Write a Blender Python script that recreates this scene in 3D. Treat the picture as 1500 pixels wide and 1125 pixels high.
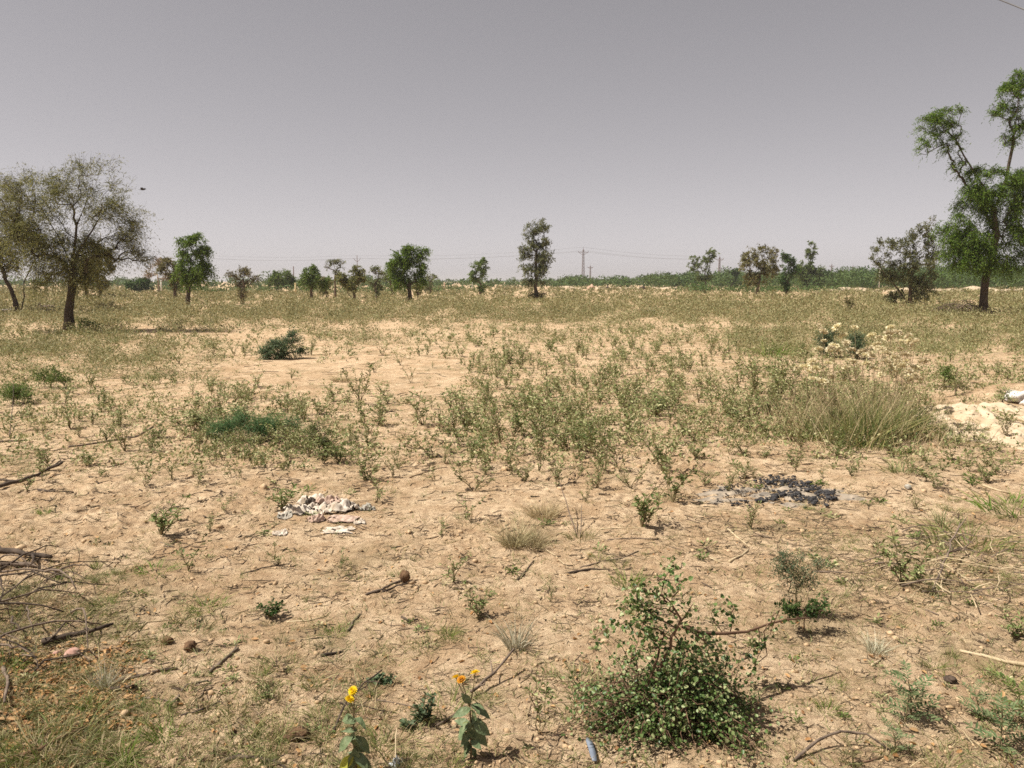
import bpy, bmesh, math, random
import numpy as np
from mathutils import Vector

R = math.radians
scn = bpy.context.scene
for o in list(bpy.data.objects):
    bpy.data.objects.remove(o)

# ------------------------------------------------------------------ camera
F = 1168.0                      # focal length in pixels of the 1500 px wide photograph
PITCH = math.atan((562.5 - 412.0) / F)
CAM_H = 1.6
camd = bpy.data.cameras.new('camera')
camd.sensor_width = 36.0
camd.lens = F / 1500.0 * 36.0
camd.clip_start = 0.05
camd.clip_end = 9000
cam = bpy.data.objects.new('camera', camd)
scn.collection.objects.link(cam)
cam.location = (0, 0, CAM_H)
cam.rotation_euler = (R(90) - PITCH, 0, 0)
scn.camera = cam

# ------------------------------------------------------------------ sky and sun
SUN_EL, SUN_AZ = R(57), R(-100)          # azimuth from +Y towards +X: the sun stands at the left, a little behind
world = bpy.data.worlds.new('World')
scn.world = world
world.use_nodes = True
nt = world.node_tree
nt.nodes.clear()
wo = nt.nodes.new('ShaderNodeOutputWorld')
bg = nt.nodes.new('ShaderNodeBackground')
sky = nt.nodes.new('ShaderNodeTexSky')
sky.sky_type = 'NISHITA'
sky.sun_disc = False
sky.sun_elevation = SUN_EL
sky.sun_rotation = SUN_AZ
sky.air_density = 1.0
sky.dust_density = 2.0
sky.ozone_density = 1.0
sky.altitude = 1500
bw = nt.nodes.new('ShaderNodeRGBToBW')             # a dust-laden sky has hardly any colour left
hs = nt.nodes.new('ShaderNodeMix'); hs.data_type = 'RGBA'
hs.inputs['Factor'].default_value = 0.10
nt.links.new(sky.outputs[0], bw.inputs[0]); nt.links.new(bw.outputs[0], hs.inputs['A'])
mx = nt.nodes.new('ShaderNodeMix'); mx.data_type = 'RGBA'; mx.blend_type = 'MULTIPLY'
mx.inputs['Factor'].default_value = 1.0
mx.inputs['B'].default_value = (1.0, 0.94, 0.955, 1)
gm = nt.nodes.new('ShaderNodeGamma')
gm.inputs['Gamma'].default_value = 0.74
nt.links.new(sky.outputs[0], hs.inputs['B'])
nt.links.new(hs.outputs['Result'], gm.inputs['Color'])
nt.links.new(gm.outputs[0], mx.inputs['A'])
nt.links.new(mx.outputs['Result'], bg.inputs['Color'])
bg.inputs['Strength'].default_value = 0.118
nt.links.new(bg.outputs[0], wo.inputs['Surface'])

sund = bpy.data.lights.new('sun', 'SUN')
sund.energy = 5.0
sund.angle = R(0.55)
sund.color = (1.0, 0.945, 0.845)
sun = bpy.data.objects.new('sun', sund)
scn.collection.objects.link(sun)
sdir = Vector((math.sin(SUN_AZ) * math.cos(SUN_EL), math.cos(SUN_AZ) * math.cos(SUN_EL), math.sin(SUN_EL)))
sun.rotation_euler = sdir.to_track_quat('Z', 'Y').to_euler()
sun.location = (-20, -4, 30)

vs = scn.view_settings
vs.view_transform = 'Standard'
vs.look = 'None'
vs.exposure = 0.62
vs.gamma = 1.0
vs.use_curve_mapping = False
scn.cycles.max_bounces = 5
scn.cycles.diffuse_bounces = 3
scn.cycles.transmission_bounces = 3
scn.cycles.volume_bounces = 0
scn.cycles.use_denoising = False
scn.cycles.filter_width = 1.6
scn.cycles.sample_clamp_indirect = 4.0

rng = np.random.default_rng(11)
random.seed(5)

# ------------------------------------------------------------------ helpers
C = scn.collection

def _hash(ix, iy, seed):
    h = (ix.astype(np.int64) * 374761393 + iy.astype(np.int64) * 668265263 + seed * 1442695041) & 0xffffffff
    h = ((h ^ (h >> 13)) * 1274126177) & 0xffffffff
    return (h ^ (h >> 16)) & 0xffffffff

def noise(x, y, seed=0):
    x = np.asarray(x, float); y = np.asarray(y, float)
    x0 = np.floor(x); y0 = np.floor(y)
    fx = x - x0; fy = y - y0
    u = fx * fx * fx * (fx * (fx * 6 - 15) + 10)
    v = fy * fy * fy * (fy * (fy * 6 - 15) + 10)
    def g(i, j):
        a = _hash(x0 + i, y0 + j, seed) * (2 * math.pi / 4294967296.0)
        return np.cos(a) * (fx - i) + np.sin(a) * (fy - j)
    n0 = g(0, 0) * (1 - u) + g(1, 0) * u
    n1 = g(0, 1) * (1 - u) + g(1, 1) * u
    return (n0 * (1 - v) + n1 * v) * 1.5

def ring_step(r):
    return np.where(r < 2.2, 0.03, np.where(r < 30, 0.5, 0.9) * r * r / 1248.0)

OCT = [(2.6, .022, 0), (1.1, .016, 0), (.48, .016, 1), (.21, .021, 1), (.1, .018, 1), (.05, .011, 0), (.026, .004, 0)]
MOUNDS = []                               # (x, y, rx, ry, height): low sand heaps that belong to the ground

def height(x, y):
    x = np.asarray(x, float); y = np.asarray(y, float)
    r = np.hypot(x, y) + 1e-6
    sp = np.maximum(r * 0.0028, np.minimum(ring_step(r), 0.1 * r))
    far = 1 / (1 + (r / 45.0) ** 2)
    h = (noise(x / 34, y / 34, 1) * .22 + noise(x / 13, y / 13, 2) * .10) * far * np.clip((r - 2) / 8, 0, 1)
    rough = np.clip(0.75 + 1.1 * noise(x / 2.2, y / 2.2, 9) + .4 * noise(x / .7, y / .7, 19), .22, 1.5)
    for i, (lam, amp, kind) in enumerate(OCT):
        w = np.clip((lam / sp - 2.2) / 2.5, 0, 1)
        n = noise(x / lam + 7.3 * i, y / lam - 3.1 * i, 20 + i)
        if kind:
            n = 0.35 - np.abs(n) * 1.2
        h = h + n * amp * w * (rough if lam < .6 else 1)
    for (mxx, my, rx, ry, hh) in MOUNDS:
        d = ((x - mxx) / rx) ** 2 + ((y - my) / ry) ** 2
        h = h + hh * np.exp(-d * 1.6)
    return h

cp, sp_ = math.cos(PITCH), math.sin(PITCH)

def ray(px, py):
    u = (px - 750.0) / F; v = (562.5 - py) / F
    return np.array([u, cp + v * sp_, -sp_ + v * cp])

def at(px, py):
    """Point of the ground seen at pixel (px, py) of the photograph."""
    d = ray(px, py)
    z = 0.0
    for _ in range(6):
        t = (z - CAM_H) / d[2]
        p = d * t
        if p[1] > 90: break
        z = 0.5 * z + 0.5 * float(height(p[0], p[1]))
    z = float(height(p[0], p[1]))
    return np.array([p[0], p[1], z])

def at_many(px, py):
    u = (px - 750.0) / F; v = (562.5 - py) / F
    dz = -sp_ + v * cp; dy = cp + v * sp_
    z = np.zeros_like(px)
    for _ in range(4):
        t = (z - CAM_H) / dz
        x = u * t; y = dy * t
        z = np.where(y < 90, .5 * z + .5 * height(x, y), 0)
    t = (z - CAM_H) / dz
    x = u * t; y = dy * t
    return np.stack([x, y, height(x, y)], 1)

def plane_pt(px, py, Y):
    d = ray(px, py)
    return d * (Y / d[1]) + np.array([0, 0, CAM_H])

def mpp(Y):                                # metres per photograph pixel at distance Y
    return Y / (F * cp)

def unit(v):
    return v / np.maximum(np.linalg.norm(v, axis=-1, keepdims=True), 1e-9)

class MB:
    """Collects vertices and faces in numpy; build() links them as one mesh object."""
    def __init__(s):
        s.V = []; s.Fc = []; s.n = 0
    def add(s, V, *faces):
        V = np.asarray(V, np.float32).reshape(-1, 3)
        for f in faces:
            s.Fc.append(np.asarray(f, np.int32) + s.n)
        s.V.append(V); s.n += len(V)
    def merge(s, other, M=None):
        for f in other.Fc: s.Fc.append(f + s.n)
        for v in other.V:
            s.V.append(v)
        s.n += other.n
    def arrays(s):
        return np.concatenate(s.V), s.Fc
    def mesh(s, name, smooth=False):
        V = np.concatenate(s.V) if s.V else np.zeros((0, 3), np.float32)
        me = bpy.data.meshes.new(name)
        loops = [f.reshape(-1) for f in s.Fc]
        sizes = [np.full(len(f), f.shape[1], np.int32) for f in s.Fc]
        L = np.concatenate(loops); S = np.concatenate(sizes)
        me.vertices.add(len(V)); me.vertices.foreach_set('co', V.reshape(-1))
        me.loops.add(len(L)); me.loops.foreach_set('vertex_index', L)
        me.polygons.add(len(S))
        st = np.zeros(len(S), np.int32); st[1:] = np.cumsum(S)[:-1]
        me.polygons.foreach_set('loop_start', st)
        me.polygons.foreach_set('loop_total', S)
        if smooth:
            me.polygons.foreach_set('use_smooth', np.ones(len(S), bool))
        me.update(calc_edges=True)
        return me
    def build(s, name, mat, parent=None, smooth=False, **props):
        me = s.mesh(name, smooth)
        return put(name, me, mat, parent, **props)

def put(name, me, mat, parent=None, **props):
    if mat is not None and not me.materials:
        me.materials.append(mat)
    o = bpy.data.objects.new(name, me)
    C.objects.link(o)
    if parent is not None: o.parent = parent
    for k, v in props.items(): o[k] = v
    return o

def thing(name, label, cat, loc=(0, 0, 0), group=None, rz=0.0, s=1.0):
    o = bpy.data.objects.new(name, None)
    C.objects.link(o)
    o.empty_display_size = .2
    o.location = loc; o.rotation_euler = (0, 0, rz); o.scale = (s, s, s)
    o['label'] = label; o['category'] = cat
    if group: o['group'] = group
    return o

def dup(root, loc, rz, s, label=None, group=None):
    r = root.copy(); C.objects.link(r)
    r.location = loc; r.rotation_euler = (0, 0, rz); r.scale = (s, s, s)
    if label: r['label'] = label
    if group: r['group'] = group
    elif 'group' in r: del r['group']
    for ch in list(root.children):
        c = ch.copy(); C.objects.link(c); c.parent = r
    return r

def segs(mb, P0, P1, R0, R1, k=4):
    P0 = np.asarray(P0, float).reshape(-1, 3); P1 = np.asarray(P1, float).reshape(-1, 3)
    n = len(P0)
    if n == 0: return
    R0 = np.broadcast_to(np.asarray(R0, float), (n,)); R1 = np.broadcast_to(np.asarray(R1, float), (n,))
    d = unit(P1 - P0)
    a = np.where(np.abs(d[:, 2:3]) > .9, np.array([[1., 0, 0]]), np.array([[0, 0, 1.]]))
    u = unit(np.cross(d, a)); v = np.cross(d, u)
    th = np.arange(k) * 2 * math.pi / k
    ring = u[:, None, :] * np.cos(th)[None, :, None] + v[:, None, :] * np.sin(th)[None, :, None]
    A = P0[:, None, :] + ring * R0[:, None, None]
    B = P1[:, None, :] + ring * R1[:, None, None]
    V = np.concatenate([A, B], 1).reshape(-1, 3)
    i = np.arange(k); j = (i + 1) % k
    f = np.stack([i, j, j + k, i + k], 1)
    Fc = (f[None] + (np.arange(n) * 2 * k)[:, None, None]).reshape(-1, 4)
    mb.add(V, Fc)

def tube(mb, pts, radii, k=6, cap=True, lump=0.0):
    pts = np.asarray(pts, float); n = len(pts)
    radii = np.broadcast_to(np.asarray(radii, float), (n,))
    t = unit(np.gradient(pts, axis=0))
    ref = np.array([0, 0, 1.]) if abs(t[:, 2]).mean() < .8 else np.array([1., 0, 0])
    u = unit(np.cross(t, ref)); v = np.cross(t, u)
    th = np.arange(k) * 2 * math.pi / k
    rr = radii[:, None] * (1 + lump * rng.normal(0, 1, (n, k)))
    V = pts[:, None] + (u[:, None] * np.cos(th)[None, :, None] + v[:, None] * np.sin(th)[None, :, None]) * rr[..., None]
    V = V.reshape(-1, 3)
    i = np.arange(k); j = (i + 1) % k
    f = np.concatenate([np.stack([i + a * k, j + a * k, j + (a + 1) * k, i + (a + 1) * k], 1) for a in range(n - 1)])
    if cap:
        V = np.concatenate([V, pts[:1] - t[:1] * radii[0] * .3, pts[-1:] + t[-1:] * radii[-1] * .3])
        c0 = n * k; c1 = c0 + 1
        t0 = np.stack([j, i, np.full(k, c0)], 1)
        t1 = np.stack([i + (n - 1) * k, j + (n - 1) * k, np.full(k, c1)], 1)
        mb.add(V, f, np.concatenate([t0, t1]))
    else:
        mb.add(V, f)

def leaves(mb, P, D, N, L, W, oval=False, fold=.25):
    """Leaves from base P along D with normal about N: rhombi, or six-point ovals folded along the midrib."""
    P = np.asarray(P, float); n = len(P)
    if n == 0: return
    D = unit(D); S = unit(np.cross(D, N)); N = np.cross(S, D)
    L = np.broadcast_to(np.asarray(L, float), (n,))[:, None]; W = np.broadcast_to(np.asarray(W, float), (n,))[:, None]
    if not oval:
        V = np.stack([P, P + D * L * .45 + S * W * .5 + N * W * fold, P + D * L, P + D * L * .45 - S * W * .5 + N * W * fold], 1).reshape(-1, 3)
        b = (np.arange(n) * 4)[:, None]
        mb.add(V, np.concatenate([b + np.array([[0, 1, 2]]), b + np.array([[0, 2, 3]])]))
    else:
        up = N * W * fold
        V = np.stack([P, P + D * L * .3 + S * W * .46 + up, P + D * L * .68 + S * W * .42 + up * .8, P + D * L - N * L * .12,
                      P + D * L * .68 - S * W * .42 + up * .8, P + D * L * .3 - S * W * .46 + up], 1).reshape(-1, 3)
        b = (np.arange(n) * 6)[:, None]
        mb.add(V, np.concatenate([b + np.array([[0, 1, 2, 3]]), b + np.array([[0, 3, 4, 5]])]))

def blades(mb, P, D, L, W, bend, seg=3):
    """Grass blades: thin tapering strips from P along D that droop by bend."""
    P = np.asarray(P, float); n = len(P)
    if n == 0: return
    D = unit(D)
    L = np.broadcast_to(np.asarray(L, float), (n,)); W = np.broadcast_to(np.asarray(W, float), (n,))
    bend = np.broadcast_to(np.asarray(bend, float), (n,))
    a = rng.uniform(0, 2 * math.pi, n)
    S = unit(np.cross(D, np.stack([np.cos(a), np.sin(a), np.zeros(n) + .2], 1)))
    out = D.copy(); out[:, 2] = 0; out = unit(out + 1e-6)
    V = []
    for k in range(seg + 1):
        t = k / seg
        c = P + D * (L * t)[:, None] + (out * .7 - np.array([0, 0, 1.])) * (L * bend * t * t)[:, None]
        w = (W * (1 - t * .92) * .5)[:, None]
        V += [c - S * w, c + S * w]
    V = np.stack(V, 1).reshape(-1, 3)
    b = (np.arange(n) * 2 * (seg + 1))[:, None]
    Fc = np.concatenate([b + np.array([[2 * k, 2 * k + 1, 2 * k + 3, 2 * k + 2]]) for k in range(seg)])
    mb.add(V, Fc)

def randdir(n, up=0.0):
    v = rng.normal(0, 1, (n, 3)); v[:, 2] += up
    return unit(v)

_ico = {}
def ico(sub):
    if sub not in _ico:
        bm = bmesh.new(); bmesh.ops.create_icosphere(bm, subdivisions=sub, radius=1.0)
        bm.verts.ensure_lookup_table()
        _ico[sub] = (np.array([v.co[:] for v in bm.verts]), np.array([[v.index for v in f.verts] for f in bm.faces]))
        bm.free()
    return _ico[sub]

def lump(mb, c, r, sub=2, rough=.2, freq=1.6, seed=0):
    V, f = ico(sub)
    n = noise(V[:, 0] * freq + V[:, 2] * 1.7 + seed * 3.1, V[:, 1] * freq - V[:, 2] * 1.3 + seed, seed) + .4 * noise(V[:, 0] * freq * 3 + seed, V[:, 1] * freq * 3 + V[:, 2] * 4, seed + 5)
    mb.add(V * (1 + rough * n)[:, None] * np.asarray(r) + np.asarray(c), f)

# ------------------------------------------------------------------ materials
def newmat(name):
    m = bpy.data.materials.new(name); m.use_nodes = True
    m.node_tree.nodes.clear()
    return m, m.node_tree.nodes, m.node_tree.links

def leafmat(name, cols, transl=.3, rough=.6, spec=.25, objvar=.12):
    m, N, Lk = newmat(name)
    out = N.new('ShaderNodeOutputMaterial')
    geo = N.new('ShaderNodeNewGeometry'); oi = N.new('ShaderNodeObjectInfo')
    ramp = N.new('ShaderNodeValToRGB')
    e = ramp.color_ramp.elements
    while len(e) < len(cols): e.new(.5)
    for i, c in enumerate(cols):
        e[i].position = i / max(1, len(cols) - 1); e[i].color = (*c, 1)
    Lk.new(geo.outputs['Random Per Island'], ramp.inputs[0])
    hsv = N.new('ShaderNodeHueSaturation')
    mr = N.new('ShaderNodeMapRange')
    mr.inputs['To Min'].default_value = 1 - objvar; mr.inputs['To Max'].default_value = 1 + objvar
    Lk.new(oi.outputs['Random'], mr.inputs['Value']); Lk.new(mr.outputs[0], hsv.inputs['Value'])
    mr2 = N.new('ShaderNodeMapRange'); mr2.inputs['To Min'].default_value = .49; mr2.inputs['To Max'].default_value = .508
    Lk.new(oi.outputs['Random'], mr2.inputs['Value']); Lk.new(mr2.outputs[0], hsv.inputs['Hue'])
    Lk.new(ramp.outputs[0], hsv.inputs['Color'])
    p = N.new('ShaderNodeBsdfPrincipled'); p.inputs['Roughness'].default_value = rough
    p.inputs['Specular IOR Level'].default_value = spec
    t = N.new('ShaderNodeBsdfTranslucent')
    Lk.new(hsv.outputs[0], p.inputs['Base Color']); Lk.new(hsv.outputs[0], t.inputs['Color'])
    mix = N.new('ShaderNodeMixShader'); mix.inputs[0].default_value = transl
    Lk.new(p.outputs[0], mix.inputs[1]); Lk.new(t.outputs[0], mix.inputs[2])
    Lk.new(mix.outputs[0], out.inputs['Surface'])
    return m

def barkmat(name, a, b, scale=14, bump=.4, rough=.9):
    m, N, Lk = newmat(name)
    out = N.new('ShaderNodeOutputMaterial'); p = N.new('ShaderNodeBsdfPrincipled')
    p.inputs['Roughness'].default_value = rough; p.inputs['Specular IOR Level'].default_value = .2
    tc = N.new('ShaderNodeTexCoord'); mp = N.new('ShaderNodeMapping'); mp.inputs['Scale'].default_value = (1, 1, .35)
    n1 = N.new('ShaderNodeTexNoise'); n1.inputs['Scale'].default_value = scale; n1.inputs['Detail'].default_value = 5
    ramp = N.new('ShaderNodeValToRGB'); ramp.color_ramp.elements[0].color = (*a, 1); ramp.color_ramp.elements[1].color = (*b, 1)
    ramp.color_ramp.elements[0].position = .3; ramp.color_ramp.elements[1].position = .7
    bp = N.new('ShaderNodeBump'); bp.inputs['Strength'].default_value = bump; bp.inputs['Distance'].default_value = .03
    Lk.new(tc.outputs['Object'], mp.inputs[0]); Lk.new(mp.outputs[0], n1.inputs['Vector'])
    Lk.new(n1.outputs['Fac'], ramp.inputs[0]); Lk.new(ramp.outputs[0], p.inputs['Base Color'])
    Lk.new(n1.outputs['Fac'], bp.inputs['Height']); Lk.new(bp.outputs[0], p.inputs['Normal'])
    Lk.new(p.outputs[0], out.inputs['Surface'])
    return m

def mixc(N, Lk, fac, a, b):
    x = N.new('ShaderNodeMix'); x.data_type = 'RGBA'
    for sock, v in (('Factor', fac), ('A', a), ('B', b)):
        if isinstance(v, bpy.types.NodeSocket): Lk.new(v, x.inputs[sock])
        elif isinstance(v, tuple): x.inputs[sock].default_value = (*v, 1)
        else: x.inputs[sock].default_value = v
    return x.outputs['Result']

def groundmat():
    m, N, Lk = newmat('dry_sand')
    out = N.new('ShaderNodeOutputMaterial'); p = N.new('ShaderNodeBsdfPrincipled')
    p.inputs['Roughness'].default_value = .95; p.inputs['Specular IOR Level'].default_value = .1
    tc = N.new('ShaderNodeTexCoord')
    def nz(scale, detail=4, rough=.6, lo=.35, hi=.65, dist=0.0):
        n = N.new('ShaderNodeTexNoise'); n.inputs['Scale'].default_value = scale; n.inputs['Detail'].default_value = detail
        n.inputs['Roughness'].default_value = rough; n.inputs['Distortion'].default_value = dist
        Lk.new(tc.outputs['Object'], n.inputs['Vector'])
        mr = N.new('ShaderNodeMapRange'); mr.inputs['From Min'].default_value = lo; mr.inputs['From Max'].default_value = hi
        mr.interpolation_type = 'SMOOTHSTEP'
        Lk.new(n.outputs['Fac'], mr.inputs['Value'])
        return mr.outputs[0], n.outputs['Fac']
    big, _ = nz(.35, 5, .6)
    mid, _ = nz(2.3, 6, .65, .38, .62)
    fine, finer = nz(17, 8, .72, .36, .64)
    spk, spkr = nz(75, 4, .7, .60, .70)
    lit, _ = nz(.9, 8, .7, .53, .66, .6)
    strk, _ = nz(9, 7, .75, .57, .66, 1.0)
    c = mixc(N, Lk, big, (.46, .318, .188), (.575, .415, .26))
    c = mixc(N, Lk, mid, c, (.68, .515, .34))
    f2 = N.new('ShaderNodeMath'); f2.operation = 'MULTIPLY'; f2.inputs[1].default_value = .6
    Lk.new(fine, f2.inputs[0])
    c = mixc(N, Lk, f2.outputs[0], c, (.30, .185, .105))
    l2 = N.new('ShaderNodeMath'); l2.operation = 'MULTIPLY'; l2.inputs[1].default_value = .6
    Lk.new(lit, l2.inputs[0])
    c = mixc(N, Lk, l2.outputs[0], c, (.27, .205, .115))
    s2 = N.new('ShaderNodeMath'); s2.operation = 'MULTIPLY'; s2.inputs[1].default_value = .8
    Lk.new(strk, s2.inputs[0])
    c = mixc(N, Lk, s2.outputs[0], c, (.23, .15, .085))
    k2 = N.new('ShaderNodeMath'); k2.operation = 'MULTIPLY'; k2.inputs[1].default_value = .8
    Lk.new(spk, k2.inputs[0])
    c = mixc(N, Lk, k2.outputs[0], c, (.17, .12, .075))
    Lk.new(c, p.inputs['Base Color'])
    b1 = N.new('ShaderNodeBump'); b1.inputs['Strength'].default_value = .9; b1.inputs['Distance'].default_value = .05
    Lk.new(finer, b1.inputs['Height'])
    b2 = N.new('ShaderNodeBump'); b2.inputs['Strength'].default_value = .9; b2.inputs['Distance'].default_value = .010
    Lk.new(spkr, b2.inputs['Height']); Lk.new(b1.outputs[0], b2.inputs['Normal'])
    Lk.new(b2.outputs[0], p.inputs['Normal'])
    Lk.new(p.outputs[0], out.inputs['Surface'])
    return m

M = {}
M['sand'] = groundmat()
M['pale_sand'] = barkmat('pale_sand', (.42, .31, .20), (.56, .45, .325), 6, .5)
M['leaf_green'] = leafmat('bright_green_leaf', [(.042, .088, .010), (.105, .185, .020), (.20, .295, .045)], .42)
M['leaf_olive'] = leafmat('olive_leaf', [(.065, .07, .018), (.15, .152, .045), (.32, .30, .12)], .42)
M['leaf_mid'] = leafmat('mid_green_leaf', [(.052, .088, .016), (.12, .172, .038), (.21, .255, .08)], .42)
M['leaf_grey'] = leafmat('grey_green_leaf', [(.06, .075, .028), (.13, .148, .058), (.25, .255, .125)], .42)
M['leaf_brown'] = leafmat('brown_olive_leaf', [(.065, .062, .022), (.15, .138, .052), (.27, .24, .11)], .42)
M['leaf_pink'] = leafmat('dry_pinkish_twig_leaf', [(.24, .18, .13), (.36, .28, .21)])
M['leaf_seedling'] = leafmat('seedling_leaf', [(.075, .12, .045), (.13, .18, .075), (.22, .26, .13)])
M['leaf_dark'] = leafmat('dark_green_leaf', [(.025, .055, .014), (.06, .105, .028), (.11, .16, .05)], .42)
M['leaf_fresh'] = leafmat('fresh_feathery_leaf', [(.055, .13, .045), (.09, .20, .07), (.16, .28, .12)], .35)
M['leaf_blue'] = leafmat('blue_green_leaf', [(.055, .09, .042), (.095, .14, .07), (.16, .20, .11)])
M['leaf_herb'] = leafmat('herb_leaf', [(.085, .115, .03), (.15, .185, .058), (.30, .315, .135), (.54, .50, .28)], .25)
M['leaf_herb_dark'] = leafmat('dark_herb_leaf', [(.06, .095, .022), (.12, .168, .046), (.23, .265, .10), (.44, .42, .22)], .25)
M['leaf_bush'] = leafmat('round_bush_leaf', [(.03, .06, .012), (.08, .13, .032), (.15, .20, .062), (.33, .34, .17)], .22, .45, .4)
M['leaf_broad'] = leafmat('broad_leaf', [(.09, .13, .065), (.15, .19, .11)], .25, .55, .3, .3)
M['leaf_yellow'] = leafmat('yellowing_leaf', [(.38, .36, .05), (.45, .42, .08)], .3)
M['petal'] = leafmat('yellow_petal', [(.75, .50, .01), (.82, .60, .02)], .3)
M['petal_old'] = leafmat('orange_petal', [(.70, .34, .02), (.75, .42, .03)], .3)
M['grass'] = leafmat('green_grass', [(.10, .13, .03), (.16, .19, .05), (.27, .26, .10), (.40, .34, .18)], .3)
M['grass_fresh'] = leafmat('fresh_grass', [(.08, .15, .02), (.13, .22, .032), (.25, .30, .07)], .35)
M['grass_blue'] = leafmat('grey_green_grass', [(.088, .115, .04), (.145, .165, .066), (.26, .25, .115), (.42, .37, .19)], .3)
M['clump_blade'] = leafmat('clump_blade', [(.07, .115, .03), (.13, .175, .05), (.25, .25, .09), (.46, .40, .19)], .3)
M['straw_brown'] = leafmat('brown_straw', [(.12, .10, .055), (.26, .215, .115), (.44, .37, .21), (.54, .46, .27)], .25)
M['straw'] = leafmat('straw', [(.28, .215, .115), (.42, .335, .19), (.56, .46, .28)], .25)
M['straw_grey'] = leafmat('pale_grey_straw', [(.33, .30, .20), (.46, .43, .31), (.56, .52, .40)], .25)
M['scrub'] = leafmat('field_scrub', [(.12, .132, .046), (.18, .186, .074), (.28, .262, .118), (.38, .34, .18), (.21, .205, .09)], .25)
M['thicket'] = leafmat('far_thicket_leaf', [(.03, .06, .015), (.07, .115, .028), (.12, .17, .05)], .25)
M['litter_leaf'] = leafmat('fallen_leaf', [(.16, .08, .03), (.36, .19, .07), (.46, .29, .13), (.22, .14, .07)], .1)
M['twig_bits'] = leafmat('twig_bits', [(.06, .042, .03), (.14, .10, .065), (.30, .225, .13), (.10, .07, .045)], .05)
M['dead_bits'] = leafmat('dark_bits', [(.05, .034, .022), (.10, .068, .042), (.17, .12, .075)], .02)
M['seed'] = leafmat('dry_seed_head', [(.66, .58, .38), (.80, .72, .50)], .3)
M['bark_dark'] = barkmat('dark_bark', (.035, .026, .018), (.09, .068, .048))
M['bark_mid'] = barkmat('brown_bark', (.075, .055, .038), (.17, .125, .085))
M['bark_pale'] = barkmat('pale_bark', (.22, .17, .125), (.36, .29, .22))
M['stem'] = barkmat('green_brown_stem', (.13, .10, .05), (.24, .19, .10), 30, .2)
M['stem_red'] = barkmat('reddish_stem', (.11, .062, .04), (.20, .125, .08), 25, .2)
M['dead'] = barkmat('dead_wood', (.085, .062, .047), (.22, .165, .125), 22, .5)
M['dead_dark'] = barkmat('dark_dead_wood', (.03, .022, .017), (.11, .08, .06), 18, .5)
M['dead_pale'] = barkmat('bleached_stick', (.36, .28, .17), (.55, .44, .29), 22, .3)
M['clod'] = barkmat('dry_clod', (.085, .048, .026), (.17, .10, .055), 40, .6)
M['crumb'] = barkmat('sand_crumb', (.36, .245, .14), (.54, .39, .245), 25, .3)
M['pink_stone'] = barkmat('pinkish_stone', (.34, .19, .15), (.46, .29, .23), 30, .3)
M['white_stone'] = barkmat('whitish_stone', (.55, .50, .45), (.76, .72, .68), 14, .4)
M['ash'] = barkmat('wood_ash', (.15, .13, .11), (.42, .34, .255), 13, .9)
M['charcoal'] = barkmat('charcoal', (.014, .014, .016), (.075, .07, .07), 40, .5, .8)
M['rag_white'] = barkmat('soiled_white_cloth', (.36, .28, .20), (.66, .59, .51), 26, .5)
M['rag_pink'] = barkmat('faded_pink_cloth', (.34, .23, .17), (.52, .39, .32), 26, .5)
M['rag_dark'] = barkmat('burnt_cloth', (.03, .025, .022), (.10, .08, .065), 22, .3)
M['rag_grey'] = barkmat('greyish_cloth', (.26, .24, .20), (.46, .42, .36), 22, .3)
M['plastic'] = barkmat('grey_plastic', (.12, .14, .18), (.22, .25, .30), 12, .1, .35)
M['cellophane'] = barkmat('pale_wrapper', (.52, .54, .56), (.72, .74, .75), 30, .3, .3)
M['steel'] = barkmat('weathered_steel', (.14, .10, .10), (.20, .15, .145), 4, .1, .6)
M['wire'] = barkmat('overhead_wire', (.10, .10, .11), (.14, .14, .15), 2, 0, .5)
M['concrete'] = barkmat('pale_concrete', (.50, .47, .42), (.62, .59, .53), 4, .2)
M['post_yellow'] = barkmat('yellowish_post', (.52, .42, .22), (.60, .50, .30), 6, .2)
M['earth_pink'] = barkmat('pinkish_earth', (.42, .27, .19), (.55, .38, .28), 3, .5)
M['bird'] = barkmat('dark_feathers', (.03, .028, .03), (.06, .055, .055), 20, .2)

# ------------------------------------------------------------------ ground
pm = plane_pt(1430, 612, 8.9)
for (px, py, rx, ry, hh) in ((1425, 625, .95, .8, .13), (1495, 596, .9, .75, .22), (1300, 715, .45, .3, .05), (590, 960, .30, .22, -.02), (300, 905, .5, .16, -.03)):
    g = ray(px, py); g = g * (-CAM_H / g[2])
    MOUNDS.append((g[0], g[1], rx, ry, hh))

def make_ground():
    rr = [.4]
    while rr[-1] < 6500:
        r = rr[-1]
        rr.append(r + min(float(ring_step(np.array(r))), .1 * r))
    rr = np.array(rr)
    th = np.concatenate([np.arange(-50, 50.01, .15), np.arange(55, 306, 5.0)]) * math.pi / 180
    nr, nth = len(rr), len(th)
    X = rr[:, None] * np.sin(th)[None]; Y = rr[:, None] * np.cos(th)[None]
    Z = height(X, Y)
    V = np.stack([X, Y, Z], -1).reshape(-1, 3)
    i = np.arange(nr - 1)[:, None]; j = np.arange(nth)[None]; jn = (j + 1) % nth
    f = np.stack([i * nth + j, (i + 1) * nth + j, (i + 1) * nth + jn, i * nth + jn], -1).reshape(-1, 4)[:, ::-1]
    V = np.concatenate([V, [[0, 0, float(Z[0].mean())]]])
    c = len(V) - 1
    jj = np.arange(nth)
    mb = MB(); mb.add(V, f, np.stack([jj, np.full(nth, c), (jj + 1) % nth], 1)[:, ::-1])
    o = mb.build('ground', M['sand'], smooth=True, kind='structure')
    return nr * nth
make_ground()

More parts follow.
